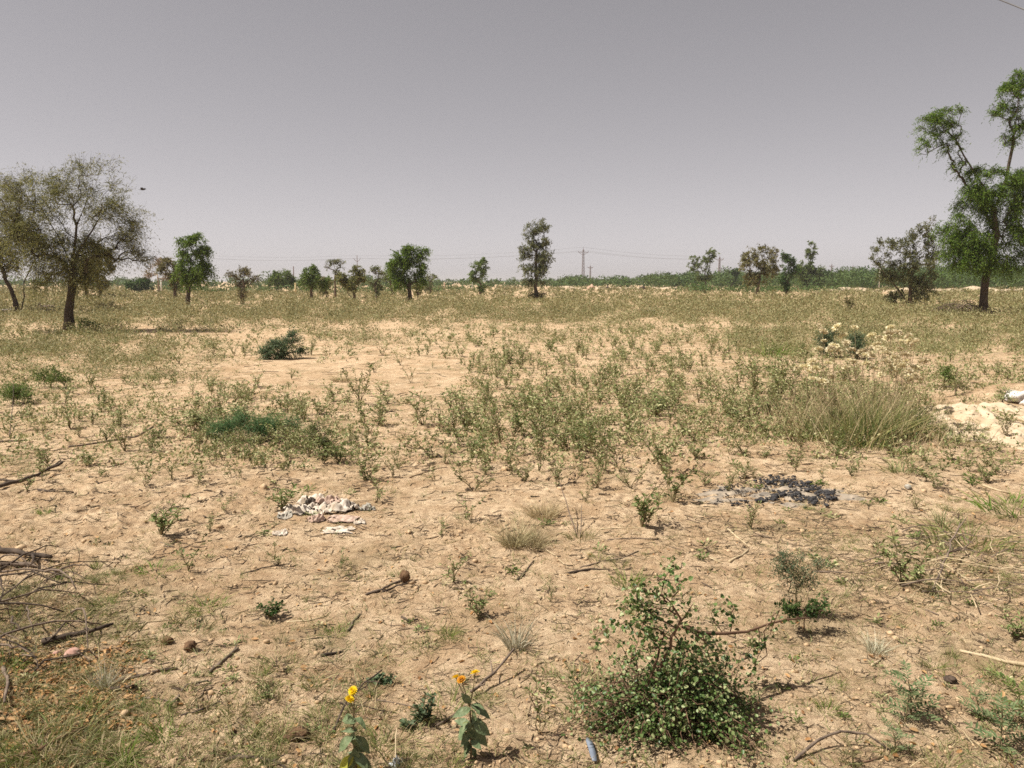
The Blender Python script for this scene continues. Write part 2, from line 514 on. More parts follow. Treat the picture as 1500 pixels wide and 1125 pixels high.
def patch(name, px, py, wpx, hpx, mat, kind, lift=.012, seed=0, n=70, edge=.35, relief=.0):
    """An irregular thin sheet that follows the ground (ash, pale sand)."""
    c = at(px, py); s = mpp(c[1]); rx = wpx * s / 2
    ry = abs(at(px, py - hpx / 2)[1] - at(px, py + hpx / 2)[1]) / 2
    rad = np.linspace(0, 1, 26)[1:]; th = np.arange(n) * 2 * math.pi / n
    prof = 1 + edge * noise(np.cos(th) * 1.6 + seed, np.sin(th) * 1.6, seed) + edge * .6 * noise(np.cos(th) * 5 + seed, np.sin(th) * 5, seed + 1)
    X = c[0] + rx * rad[:, None] * np.cos(th) * prof; Y = c[1] + ry * rad[:, None] * np.sin(th) * prof
    Z = height(X, Y) + lift * np.clip((1 - rad[:, None]) * 5, -.4, 1) - .012 * (rad[:, None] > .97) + relief * noise(X * 9, Y * 9, seed + 3) * np.clip((1 - rad[:, None]) * 3, 0, 1)
    V = np.stack([X, Y, Z], -1).reshape(-1, 3)
    k = len(rad); i = np.arange(k - 1)[:, None]; j = np.arange(n)[None]; jn = (j + 1) % n
    f = np.stack([i * n + j, (i + 1) * n + j, (i + 1) * n + jn, i * n + jn], -1).reshape(-1, 4)
    V = np.concatenate([V, [[c[0], c[1], float(height(c[0], c[1])) + lift]]]); jj = np.arange(n)
    mb = MB(); mb.add(V, f, np.stack([np.full(n, len(V) - 1), jj, (jj + 1) % n], 1))
    return mb.build(name, M[mat], smooth=True, kind=kind)

patch('sand_mound', 1428, 618, 125, 50, 'pale_sand', 'structure', .02, 3, relief=.05)
patch('sand_mound', 1500, 606, 110, 46, 'pale_sand', 'structure', .02, 8, relief=.06)

# sand bank at the far edge of the field
def berm(name, x0, x1, Y, hgt, wid, seed):
    n = 160; X = np.linspace(plane_pt(x0, 420, Y)[0], plane_pt(x1, 420, Y)[0], n)
    prof = np.array([0, .5, .9, 1, .85, .45, 0]); off = np.array([-1, -.6, -.25, 0, .3, .65, 1]) * wid
    hh = hgt * (.75 + .8 * noise(X / 7, X * 0 + seed, seed) + .5 * noise(X / 2.2, X * 0, seed + 1)) * np.clip(np.minimum(X - X[0], X[-1] - X) / 3, 0, 1)
    V = np.stack([np.broadcast_to(X[:, None], (n, 7)), Y + off[None] + noise(X / 9, X * 0 + 4, seed)[:, None] * 1.5, -.04 + prof[None] * np.maximum(hh, .02)[:, None]], -1).reshape(-1, 3)
    i = np.arange(n - 1)[:, None] * 7; j = np.arange(6)[None]
    f = np.stack([i + j, i + 7 + j, i + 8 + j, i + j + 1], -1).reshape(-1, 4)
    mb = MB(); mb.add(V, f); mb.build(name, M['pale_sand'], smooth=True, kind='structure')
berm('sand_bank', 1200, 1640, 128, .62, 2.2, 3)
berm('sand_bank', 800, 1010, 175, .45, 2.5, 7)


# ------------------------------------------------------------------ trees
def grow(nodes, parents, attract, step, jit):
    """Joins each attractor to the nearest branch already there, nearest to the trunk first."""
    P = [np.array(p, float) for p in nodes]; par = list(parents); ends = []
    arr = np.zeros((len(P) + len(attract) * 14, 3)); arr[:len(P)] = np.array(P); n = len(P)
    org = P[len(P) - 1] if len(P) < 8 else arr[:n].mean(0)
    fork = np.array(nodes[-1] if False else nodes[min(len(nodes) - 1, FORK[0])])
    order = np.argsort(np.linalg.norm(attract - fork, axis=1))
    for a in attract[order]:
        d = np.linalg.norm(arr[FORK[0]:n] - a, axis=1)
        df = np.linalg.norm(arr[FORK[0]:n] - fork, axis=1); da = np.linalg.norm(a - fork)
        cost = d + .35 * np.maximum(0, df - da * .85) + .12 * df
        k = int(np.argmin(cost)) + FORK[0]
        m = int(min(12, max(1, round(d[k - FORK[0]] / step))))
        p0 = arr[k].copy(); last = k
        for q in range(1, m + 1):
            t = q / m
            p = p0 + (a - p0) * t + np.array([0, 0, 1.]) * math.sin(t * math.pi) * .10 * np.linalg.norm(a - p0)
            if q < m: p = p + rng.normal(0, jit, 3)
            arr[n] = p; par.append(last); last = n; n += 1
        ends.append(last)
    return arr[:n], np.array(par), np.array(ends)

FORK = [0]

def tree(name, label, cat, path, blobs, leaf='leaf_green', bark='bark_mid', r0=.12, limbs=(), cover=1.6, droop=.4, spray=.35,
         leafk=.003, lw=.36, dens=1.0, Y=None, group=None, bare=0.0, cluster=.30, parts=True, stems=(), lean=0.0, minr=None):
    base = at(*path[0])
    if Y is not None:
        q = plane_pt(path[0][0], 415, Y); base = np.array([q[0], Y, float(height(q[0], Y))])
    Y = base[1]; s = mpp(Y)
    def P(px, py, dy=0.0):
        q = plane_pt(px, py, Y); q[1] += dy
        return q
    b0 = base.copy(); b0[2] -= .06
    nodes = [b0]; par = [-1]
    pts = [P(*p) for p in path[1:]]
    prev = nodes[0]
    for q in pts:
        m = max(2, int(np.linalg.norm(q - prev) / (14 * s)))
        for k in range(1, m + 1):
            nodes.append(prev + (q - prev) * k / m + rng.normal(0, 1.0 * s, 3) * (k < m)); par.append(len(nodes) - 2)
        prev = q
    FORK[0] = max(1, len(nodes) - 3)
    forki = len(nodes) - 1
    chains = []
    for st in stems:                       # more stems rising from the same base
        prev = nodes[0]; pi = 0; ch = [0]
        for (sx, sy, sd) in st:
            q = P(sx, sy, sd)
            m = max(2, int(np.linalg.norm(q - prev) / (14 * s)))
            for k in range(1, m + 1):
                nodes.append(prev + (q - prev) * k / m + rng.normal(0, .8 * s, 3) * (k < m)); par.append(pi); pi = len(nodes) - 1; ch.append(pi)
            prev = q
        chains.append(ch)
    for lb in limbs:                       # limbs that the photograph shows
        q0 = P(lb[0][0], lb[0][1]); arr = np.array(nodes); pi = int(np.argmin(np.linalg.norm(arr - q0, axis=1))); prev = nodes[pi]; ch = [pi]
        for p in lb:
            q = P(p[0], p[1], p[2] if len(p) > 2 else 0)
            m = max(1, int(np.linalg.norm(q - prev) / (14 * s)))
            for k in range(1, m + 1):
                nodes.append(prev + (q - prev) * k / m + rng.normal(0, .9 * s, 3) * (k < m)); par.append(pi); pi = len(nodes) - 1; ch.append(pi)
            prev = q
        chains.append(ch)
    A = []; AW = []; AR = []; AB = []
    for b in blobs:
        cx, cy, rx, ry = b[:4]; w = b[4] if len(b) > 4 else 1.0
        c = P(cx, cy); rad = np.array([rx * s, .8 * (rx + ry) / 2 * s * 1.05, ry * s])
        rm = rad.mean()
        nc = int(np.clip(5 + (rx * ry) ** .5 * .30, 5, 16))
        K = randdir(nc, .25) * rng.uniform(.45, .92, (nc, 1))
        na = int(np.clip(nc * 4.5 * dens, 14, 60))
        w_ = rng.integers(0, nc, na)
        a = K[w_] + rng.normal(0, cluster, (na, 3)) * .62
        l = np.linalg.norm(a, axis=1, keepdims=True); a = np.where(l > 1.02, a / l * 1.02, a)
        A.append(c + a * rad); AW.append(np.full(na, rx * ry * math.pi * w / na)); AR.append(np.full(na, rm))
        AB.append(np.full(na, 1.0 if w > 0 else 0))
    A = np.concatenate(A); AW = np.concatenate(AW); AR = np.concatenate(AR)
    A[:, 2] = np.maximum(A[:, 2], base[2] + .12)
    fork = nodes[min(len(nodes) - 1, FORK[0])]
    order = np.argsort(np.linalg.norm(A - fork, axis=1))
    A, AW, AR = A[order], AW[order], AR[order]
    V, par, ends = grow(nodes, par, A, 9 * s, 1.1 * s)
    n = len(V)
    w = np.zeros(n); w[ends] = 1
    for k in range(n - 1, 0, -1): w[par[k]] += w[k] if par[k] >= 0 else 0
    w = np.maximum(w, .4)
    rad = r0 * .8 * (w / w[0]) ** .56
    mr = minr if minr is not None else .18 * s
    rad = np.maximum(rad, mr)
    main = np.arange(n) <= forki
    hgt = np.clip((V[:, 2] - base[2]) / max(.3, V[forki, 2] - base[2]), 0, 1)
    rad = np.where(main, np.maximum(rad, r0 * (1 - .42 * hgt)), rad)
    rad[0] = r0 * 1.35
    if len(V) > 1: rad[1] = max(rad[1], r0 * 1.08)
    root = thing(name, label, cat, tuple(base), group)
    V = V - base
    tb = MB()
    tube(tb, V[:forki + 1], rad[:forki + 1], 9, True, .05)
    tb.build('trunk', M[bark], root, smooth=True)
    tb = MB()
    done = np.zeros(n, bool); done[:forki + 1] = True
    for ch in chains:                      # stems and limbs one can tell apart
        ids = np.array(ch); done[ids[1:]] = True
        lm = MB(); rl = rad[ids].copy(); rl[0] = min(rl[0], rl[1] * 1.25)
        tube(lm, V[ids], rl, 7, True, .05); lm.build('limb', M[bark], root, smooth=True)
    k = np.where(~done)[0]
    big = rad[k] > 1.2 * s
    for sel, kk in ((big, 6), (~big, 3)):
        q = k[sel]
        if len(q): segs(tb, V[par[q]] - (V[q] - V[par[q]]) * .04, V[q], np.minimum(rad[par[q]], rad[q] * 1.35), rad[q], kk)
    # foliage sprays
    L = leafk * Y; W = L * lw
    area = .5 * L * W * .55 / (s * s)
    ns_tot = AW.sum() * cover * (1.0 if Y < 45 else 1.35) / area / 8
    prob = AW / AW.sum()
    ns = int(np.clip(ns_tot, 60, 9000))
    idx = rng.choice(len(A), ns, p=prob)
    e = ends[idx]; ed = unit(V[e] - V[par[e]])
    o = V[e] - (V[e] - V[par[e]]) * rng.uniform(0, 1, (ns, 1)) + rng.normal(0, 1, (ns, 3)) * (AR[idx] * .10)[:, None]
    d = unit(ed * .5 + rng.normal(0, .75, (ns, 3)) + unit(o - (A.mean(0) - base)) * .55 + np.array([0, 0, .15]))
    sl = spray * rng.uniform(.5, 1.2, ns)
    lb = MB(); m = 8
    tt = (np.arange(m) + .6) / m
    pos = o[:, None] + d[:, None] * (sl[:, None] * tt)[..., None]
    pos[..., 2] -= droop * sl[:, None] * tt ** 2
    pos[..., 2] = np.maximum(pos[..., 2], .03)
    side = unit(np.cross(d, randdir(ns)))
    sg = np.where(np.arange(m) % 2 == 0, 1., -1.)
    ld = d[:, None] * .55 + side[:, None] * sg[None, :, None] * .8 + rng.normal(0, .35, (ns, m, 3)); ld[..., 2] -= droop * .6
    nn = rng.normal(0, .6, (ns, m, 3)); nn[..., 2] += .7
    keep = rng.uniform(0, 1, (ns, m)) > .08
    leaves(lb, pos[keep], ld[keep], nn[keep], (L * rng.uniform(.7, 1.3, (ns, m)))[keep], (W * rng.uniform(.7, 1.3, (ns, m)))[keep])
    # twigs that carry the sprays
    q = rng.choice(ns, int(ns * .55), replace=False)
    e1 = o + d * (sl * .6)[:, None]; e1[:, 2] -= droop * sl * .36
    segs(tb, o[q], e1[q], mr * .55, mr * .35, 3)
    if bare > 0:                            # leafless twig tips
        nb = int(len(A) * bare); q = rng.choice(len(A), nb)
        b_ = V[ends[q]]; dd = unit(unit(b_ - (A.mean(0) - base)) + rng.normal(0, .35, (nb, 3)) + np.array([0, 0, .4]))
        ln = AR[q] * rng.uniform(.2, .5, nb)
        m1 = b_ + dd * (ln * .5)[:, None] + rng.normal(0, .03, (nb, 3)); e2 = m1 + unit(dd + rng.normal(0, .3, (nb, 3))) * (ln * .5)[:, None]
        segs(tb, b_, m1, mr * .8, mr * .6, 3); segs(tb, m1, e2, mr * .6, mr * .3, 3)
    tb.build('branches', M[bark], root, kind='stuff')
    cr = lb.build('crown', M[leaf], root, kind='stuff')
    return root

G_FAR = 'small trees dotted along the far edge of the field'
tree('acacia_tree', 'large spreading acacia at left with fine bare twigs above its olive crown', 'tree',
     [(100, 487), (101, 455), (105, 425), (108, 372)],
     [(110, 300, 62, 42, .8), (55, 318, 52, 42, .9), (165, 325, 42, 42, .85), (195, 355, 24, 26, .8), (212, 378, 14, 16, .5), (90, 365, 62, 32, 1.7), (135, 262, 55, 32, .42),
      (35, 360, 38, 36, 1.0), (108, 398, 42, 24, 1.9), (62, 408, 24, 15, 1.2), (185, 345, 22, 18, .8), (60, 275, 55, 30, .4), (150, 375, 35, 22, .7), (15, 300, 30, 40, .6)],
     leaf='leaf_olive', bark='bark_dark', r0=.15, cover=.92, droop=.65, spray=.6, lw=.2, leafk=.0036, bare=1.6, dens=1.7, cluster=.24,
     limbs=[[(108, 385), (125, 352), (142, 325), (158, 285, .4), (160, 255, .4)], [(107, 395), (92, 345, -.3), (72, 312, -.3), (62, 292, -.4)],
            [(108, 372), (112, 330), (118, 285, .5), (135, 250, .5)], [(106, 405), (70, 372, .4), (30, 345, .5)], [(110, 378), (150, 350, -.4), (190, 335, -.4), (205, 350, -.4)]])
tree('acacia_tree', 'twin-trunked olive acacia cut by the left edge of the field', 'tree',
     [(28, 460), (22, 440), (8, 410), (0, 385)],
     [(-30, 310, 50, 45, .9), (15, 340, 45, 38, .9), (-12, 372, 45, 30, 1.0), (-60, 350, 40, 45, .9), (5, 290, 45, 32, .5)],
     leaf='leaf_olive', bark='bark_dark', r0=.12, cover=1.0, droop=.6, spray=.48, lw=.26, leafk=.0034, bare=.6, dens=1.3,
     stems=[[(30, 435, .3), (28, 412, .4), (42, 380, .5), (30, 350, .5)]])
tree('khejri_tree', 'tall lopped tree at right with two leafy upper limbs over drooping green foliage', 'tree',
     [(1441, 464), (1441, 440), (1445, 402), (1460, 345), (1456, 310)],
     [(1358, 180, 20, 14, .9), (1384, 172, 20, 16, .9), (1398, 190, 14, 16, .7), (1368, 202, 18, 14, .9), (1352, 216, 9, 12, .5), (1404, 238, 11, 20, .5), (1395, 215, 12, 10, .6), (1402, 160, 10, 8, .6), (1460, 158, 18, 12, .8), (1478, 138, 20, 16, .9), (1492, 116, 14, 18, .9), (1510, 135, 22, 26, 1.0), (1482, 168, 18, 12, .8), (1486, 198, 14, 18, .8), (1472, 205, 8, 10, .5), (1500, 178, 14, 14, .7),
      (1440, 262, 28, 20, 1.3), (1470, 270, 30, 22, 1.4), (1425, 288, 26, 20, 1.3), (1412, 305, 16, 14, .9), (1455, 295, 28, 18, 1.3), (1505, 275, 40, 26, 1.4), (1500, 310, 34, 22, 1.2), (1405, 338, 32, 18, 1.4), (1428, 345, 30, 22, 1.5), (1392, 362, 24, 16, 1.2), (1420, 372, 34, 18, 1.4), (1448, 372, 26, 18, 1.2), (1500, 355, 34, 24, 1.1), (1490, 382, 34, 18, 1.0), (1476, 326, 30, 22, 1.1), (1395, 385, 14, 12, .7), (1440, 392, 18, 8, .7)],
     leaf='leaf_green', bark='bark_dark', r0=.195, cover=2.0, droop=.95, spray=.42, lw=.26, leafk=.0033, dens=1.3, cluster=.26, minr=.012,
     limbs=[[(1454, 300), (1440, 272), (1426, 250), (1412, 228), (1400, 205), (1385, 190)], [(1460, 300), (1474, 262), (1478, 240), (1484, 212), (1489, 172), (1494, 140)],
            [(1446, 400), (1428, 382, -.3), (1415, 360, -.4)], [(1460, 345), (1480, 330, .4), (1500, 310, .4)]])
tree('desert_shrub', 'big open grey-olive thorn shrub with many stems left of the tall right tree', 'shrub',
     [(1333, 448), (1333, 430), (1336, 405)],
     [(1308, 366, 32, 15, .8), (1350, 350, 22, 20, .7), (1362, 335, 10, 14, .5), (1335, 393, 38, 20, 1.2), (1302, 408, 26, 10, 1.0), (1308, 436, 18, 9, 1.0), (1346, 425, 30, 18, 1.0), (1366, 378, 14, 30, .7), (1285, 380, 14, 9, .6)],
     leaf='leaf_grey', bark='bark_mid', r0=.13, cover=1.2, droop=.15, spray=.32, lw=.4, bare=.5, dens=1.3,
     stems=[[(1320, 425, .4), (1302, 400, .5)], [(1345, 420, -.4), (1358, 380, -.5)], [(1322, 440, -.5), (1308, 432, -.8)]])
tree('olive_tree', 'olive-green bushy tree just behind and right of the big left acacia', 'tree',
     [(148, 436), (147, 425), (146, 412)], [(146, 392, 20, 24, 1.3), (150, 375, 14, 14), (135, 400, 12, 12)], leaf='leaf_olive', bark='bark_dark', r0=.14, cover=1.8, droop=.6, group=None)
tree('olive_tree', 'narrow olive tree showing beneath the big left acacia crown', 'tree',
     [(127, 438), (126, 424), (124, 408)], [(122, 392, 14, 20, 1.2), (130, 378, 12, 12)], leaf='leaf_olive', bark='bark_dark', r0=.12, cover=1.7, droop=.6)
tree('desert_bush', 'rounded dark green bush on the skyline between the left acacia and a bare pinkish tree', 'bush',
     [(205, 428), (205, 424), (205, 420)], [(195, 417, 15, 9, 1.5), (212, 418, 14, 9, 1.3), (205, 413, 14, 7, 1.2)], leaf='leaf_dark', r0=.12, cover=2.4, droop=.1)
tree('bare_tree', 'almost leafless pinkish tree behind the bright green tree on the left', 'tree',
     [(232, 428), (232, 415), (231, 402)], [(229, 392, 17, 13, .5), (240, 398, 12, 12, .5), (222, 402, 11, 10, .4)], leaf='leaf_pink', bark='bark_pale', r0=.13, cover=.9, droop=.1, bare=1.5, minr=.03)
tree('olive_tree', 'olive tree half hidden behind the left side of the bright green tree', 'tree',
     [(256, 441), (256, 428), (255, 414)], [(250, 396, 17, 17, 1.2), (262, 408, 16, 14, 1.1), (244, 385, 10, 8, .7)], leaf='leaf_brown', r0=.15, cover=1.5, droop=.5)
tree('neem_tree', 'upright bright green tree right of the big left acacia', 'tree',
     [(277, 449), (276, 432), (276, 412)], [(286, 354, 18, 12, 1.1), (280, 368, 22, 14, 1.3), (278, 388, 25, 14, 1.4), (292, 398, 20, 16, 1.2), (268, 404, 13, 13, 1.0), (300, 378, 9, 12, .8), (268, 356, 8, 6, .6), (306, 404, 7, 10, .5)],
     leaf='leaf_green', bark='bark_dark', r0=.15, cover=1.7, droop=.8, spray=.5)
tree('thorn_tree', 'scraggy thin thorn tree with leggy arms right of the bright green tree', 'tree',
     [(355, 445), (355, 428), (356, 410)], [(358, 402, 14, 9, .9), (345, 408, 14, 6, .6), (372, 408, 10, 7, .7), (356, 418, 9, 12, .9), (338, 400, 6, 3, .5), (354, 432, 6, 10, .7)], leaf='leaf_brown', bark='bark_mid', r0=.14, cover=1.1, droop=.1, bare=.5)
tree('field_tree', 'dense round-headed tree left of the short yellow post', 'tree',
     [(412, 428), (412, 424), (412, 418)], [(414, 407, 17, 13, 1.4), (400, 415, 11, 10, 1.2), (424, 416, 10, 10, 1.2)], leaf='leaf_mid', r0=.15, cover=2.0, group=G_FAR)
tree('field_tree', 'bushy mid-green tree right of the short yellow post', 'tree',
     [(456, 443), (456, 430), (457, 418)], [(454, 406, 16, 13, 1.3), (466, 410, 13, 14, 1.2), (446, 412, 8, 10), (460, 398, 8, 7, .9)], leaf='leaf_mid', r0=.13, cover=1.7, group=G_FAR)
tree('field_tree', 'small brownish tree between two bushy mid-green trees', 'tree',
     [(478, 438), (478, 428), (478, 420)], [(478, 416, 10, 10, 1.2), (472, 424, 7, 6, .9)], leaf='leaf_brown', r0=.09, cover=1.5, group=G_FAR)
tree('spindly_tree', 'spindly pale-topped tree rising above its bushy neighbours', 'tree',
     [(491, 436), (491, 420), (491, 402)], [(488, 388, 12, 7, .7), (497, 384, 7, 5, .6), (477, 391, 6, 3, .5), (492, 398, 5, 5, .5)], leaf='leaf_grey', bark='bark_mid', r0=.11, cover=1.0, bare=.6, group=G_FAR)
tree('field_tree', 'leafy twin-headed tree below the distant forked pole', 'tree',
     [(519, 442), (519, 432), (519, 420)], [(524, 404, 11, 13, 1.3), (508, 408, 12, 13, 1.3), (517, 416, 12, 8, 1.1)], leaf='leaf_olive', r0=.12, cover=1.9, stems=[[(508, 430, .4), (506, 415, .4)]], group=G_FAR)
tree('thorn_tree', 'small two-tiered tree just left of the bright green central tree', 'tree',
     [(551, 441), (551, 428), (550, 412)], [(553, 398, 9, 8, 1.1), (548, 418, 11, 8, 1.2), (552, 430, 5, 8, .8)], leaf='leaf_grey', r0=.11, cover=1.5, group=G_FAR)
tree('thorn_tree', 'grey-green tree tucked behind the left of the bright green central tree', 'tree',
     [(574, 432), (573, 420), (570, 408)], [(567, 404, 13, 10, 1.0), (577, 412, 10, 10)], leaf='leaf_grey', r0=.13, cover=1.2, group=G_FAR)
tree('neem_tree', 'bright green leafy tree left of centre with a straight dark trunk', 'tree',
     [(600, 443), (600, 428), (600, 408)], [(598, 374, 20, 15, 1.5), (588, 392, 18, 15, 1.4), (612, 388, 15, 14, 1.2), (590, 410, 14, 12, 1.1), (616, 372, 10, 9, 1.0), (612, 408, 12, 11, .9)],
     leaf='leaf_green', bark='bark_dark', r0=.17, cover=2.0, droop=.4, spray=.55)
tree('thorn_tree', 'thin dark two-lobed tree just right of the bright green central tree', 'tree',
     [(630, 431), (630, 422), (630, 412)], [(631, 407, 9, 8, .9), (626, 419, 8, 7, .9)], leaf='leaf_grey', r0=.13, cover=1.2, bare=.4, group=G_FAR)
tree('sapling', 'slim young sapling at the foot of the bright green central tree', 'sapling',
     [(612, 441), (612, 434), (612, 428)], [(612, 424, 5, 9, 1.0)], leaf='leaf_olive', r0=.06, cover=1.2, group=G_FAR)
tree('field_tree', 'narrow bushy tree alone between the bright green tree and the tall central tree', 'tree',
     [(703, 432), (703, 424), (703, 414)], [(704, 392, 11, 13, 1.4), (699, 403, 10, 9, 1.2), (703, 421, 8, 5, 1.0)], leaf='leaf_mid', r0=.13, cover=1.9, group=G_FAR)
tree('acacia_tree', 'tall feathery grey-olive tree standing alone at the centre of the field', 'tree',
     [(784, 439), (784, 420), (785, 402), (786, 365)],
     [(788, 335, 13, 11, .9), (775, 340, 12, 9, .8), (798, 338, 8, 9, .7), (784, 358, 22, 13, 1.1), (782, 378, 27, 12, 1.2), (800, 372, 14, 9, .9), (784, 395, 22, 11, 1.2), (784, 409, 20, 9, 1.0), (765, 368, 11, 6, .8)],
     leaf='leaf_grey', bark='bark_dark', r0=.17, cover=1.25, droop=.1, spray=.45, bare=.7, dens=1.2)
tree('desert_bush', 'low dull shrub at the foot of the tall central tree', 'bush',
     [(787, 439), (788, 436), (788, 434)], [(780, 433, 8, 5, .9), (792, 433, 7, 5, .9)], leaf='leaf_brown', r0=.05, cover=1.3)
tree('khejri_tree', 'forked pale-green tree with a dark leafy base in front of the right-hand pylon', 'tree',
     [(1034, 425), (1034, 418), (1033, 408), (1037, 385)], [(1020, 382, 15, 10, .9), (1040, 372, 11, 10, .9), (1022, 394, 9, 9, .7), (1036, 388, 7, 12, .6), (1033, 407, 11, 7, 1.4)], leaf='leaf_mid', bark='bark_dark', r0=.13, cover=1.3, limbs=[[(1033, 408), (1022, 395), (1017, 382)]])
tree('field_tree', 'small dark upright tree between the forked tree and the brown-olive tree', 'tree',
     [(1073, 422), (1073, 417), (1073, 410)], [(1073, 404, 8, 11, 1.3), (1077, 397, 5, 6, .9)], leaf='leaf_dark', r0=.12, cover=1.9)
tree('desert_shrub', 'wide airy brown-olive thorn tree with several slanting stems', 'tree',
     [(1109, 436), (1110, 424), (1114, 408)], [(1115, 374, 22, 14, 1.1), (1100, 388, 19, 14, 1.0), (1128, 390, 13, 18, 1.0), (1108, 408, 20, 13, 1.0), (1095, 376, 10, 9, .7), (1118, 395, 18, 14, 1.0)], leaf='leaf_brown', bark='bark_mid', r0=.12, cover=1.1, bare=.8, stems=[[(1118, 420, .5), (1124, 400, .6)], [(1102, 420, .5), (1096, 404, .6)]])
tree('field_tree', 'upright mid-green tree right of the brown-olive thorn tree', 'tree',
     [(1153, 433), (1153, 424), (1153, 412)], [(1153, 384, 11, 13, 1.2), (1158, 396, 10, 9, 1.2), (1150, 406, 9, 9, 1.1), (1147, 376, 5, 8, .6), (1153, 422, 9, 5, 1.0)], leaf='leaf_dark', bark='bark_dark', r0=.14, cover=1.7)
tree('spindly_tree', 'bushy tree with one thin leafy shoot standing high above it', 'tree',
     [(1183, 424), (1183, 416), (1184, 406), (1187, 372)], [(1172, 398, 15, 13, 1.4), (1194, 400, 16, 12, 1.4), (1186, 410, 18, 9, 1.4), (1205, 408, 10, 9, 1.2), (1183, 382, 9, 8, .9), (1180, 370, 9, 6, .6), (1190, 360, 6, 7, .8), (1193, 372, 6, 5, .6)], leaf='leaf_mid', bark='bark_dark', r0=.15, cover=1.6, bare=.3)
tree('desert_bush', 'dark rounded bush at the left end of the pale sand bank', 'bush',
     [(1210, 422), (1210, 416), (1210, 410)], [(1210, 404, 13, 10, 1.3), (1214, 412, 10, 8, 1.2)], leaf='leaf_dark', r0=.1, cover=1.8)
tree('desert_bush', 'low pale green bush left of the dark rounded bush by the sand bank', 'bush',
     [(1200, 422), (1200, 419), (1200, 416)], [(1200, 416, 10, 5, 1.2)], leaf='leaf_olive', r0=.07, cover=1.8)
tree('desert_bush', 'dull bush with a green top right of the tangled stems under the tall right tree', 'bush',
     [(1385, 462), (1385, 458), (1385, 452)], [(1384, 450, 17, 11, 1.2), (1378, 460, 9, 6, 1.0)], leaf='leaf_brown', r0=.06, cover=1.4, bare=.5)
tree('dry_shrub', 'purplish dry shrub low beneath the crown edge of the big left acacia', 'shrub',
     [(160, 460), (160, 456), (160, 452)], [(158, 450, 16, 8, 1.0), (175, 454, 14, 7, .9)], leaf='leaf_brown', r0=.05, cover=1.0, bare=1.0)
tree('dry_shrub', 'dark low shrub at the foot of the big left acacia trunk', 'shrub',
     [(120, 488), (120, 482), (121, 476)], [(122, 478, 16, 8, 1.1), (138, 484, 14, 5, .9)], leaf='leaf_mid', r0=.04, cover=1.3, bare=.6)
tree('dry_shrub', 'small grey shrub left of the big left acacia trunk', 'shrub',
     [(72, 492), (72, 488), (72, 484)], [(70, 486, 20, 6, .9)], leaf='leaf_brown', r0=.03, cover=1.0, bare=.8)
tree('dry_shrub', 'reddish-brown dry shrub low between the twin-trunked and big acacias', 'shrub',
     [(62, 458), (62, 455), (62, 452)], [(60, 452, 20, 6, .9)], leaf='leaf_pink', r0=.03, cover=.8, bare=.8)
tree('dry_shrub', 'dark little shrub out in the scrub left of the big grey-olive shrub', 'shrub',
     [(1243, 458), (1243, 455), (1243, 450)], [(1243, 449, 9, 9, 1.0)], leaf='leaf_brown', r0=.03, cover=1.2, bare=.4)
# low shrubs and herbs with a shape of their own
tree('prostrate_shrub', 'dark green leafy shrub in the open sand pointing up to the right', 'shrub',
     [(412, 526), (412, 521), (413, 516)], [(392, 519, 15, 6, 1.4), (415, 511, 18, 11, 1.6), (430, 496, 11, 7, 1.3), (438, 516, 14, 6, 1.2), (408, 519, 18, 6, 1.5)], leaf='leaf_blue', bark='bark_dark', r0=.035, cover=2.3, droop=.1, spray=.22)
tree('prostrate_shrub', 'long low blue-green feathery plant sprawled across the sand left of centre', 'shrub',
     [(370, 645), (372, 638), (372, 634)], [(325, 632, 15, 11, 1.2), (350, 627, 18, 15, 1.3), (378, 628, 22, 13, 1.5), (405, 626, 18, 12, 1.4), (425, 624, 12, 10, 1.2), (362, 612, 12, 8, .9), (372, 639, 34, 6, 1.2)], leaf='leaf_fresh', bark='stem', r0=.015, cover=1.7, droop=.1, spray=.16, lw=.2)
tree('thorn_shrub', 'dark thorn shrub with a grey dead half beside the sprawling blue-green plant', 'shrub',
     [(480, 666), (476, 655), (474, 646)], [(468, 638, 18, 12, 1.1), (473, 652, 16, 10, 1.1), (462, 628, 10, 7, .7)], leaf='leaf_herb_dark', bark='dead', r0=.02, cover=1.2, droop=.1, spray=.12, bare=1.0, stems=[[(495, 655, .1), (512, 648, .1), (528, 635, .1)], [(505, 658, -.05), (522, 652, -.1)]])
tree('blue_shrub', 'left one of two dark blue-green shrubs behind the pale seed heads', 'shrub',
     [(1210, 524), (1210, 516), (1210, 508)], [(1210, 497, 13, 15, 1.5), (1214, 512, 9, 10, 1.2)], leaf='leaf_blue', bark='stem', r0=.03, cover=1.9, droop=.1, spray=.18)
tree('blue_shrub', 'right one of two dark blue-green shrubs behind the pale seed heads', 'shrub',
     [(1256, 526), (1256, 518), (1256, 510)], [(1258, 505, 18, 13, 1.4), (1252, 516, 10, 9, 1.2)], leaf='leaf_blue', bark='stem', r0=.03, cover=1.8, droop=.1, spray=.18)
tree('blue_shrub', 'green shrub clump half out of the photograph at the left edge', 'shrub',
     [(20, 592), (20, 584), (20, 578)], [(18, 575, 24, 15, 1.2), (32, 583, 14, 10, 1.0)], leaf='leaf_mid', bark='stem', r0=.015, cover=1.6, droop=.1, spray=.15)
tree('blue_shrub', 'soft green shrub clump right of the leafy clump at the left edge', 'shrub',
     [(75, 568), (75, 562), (75, 556)], [(72, 554, 22, 12, 1.2), (90, 558, 14, 9, 1.0)], leaf='leaf_mid', bark='stem', r0=.015, cover=1.5, droop=.1, spray=.15)
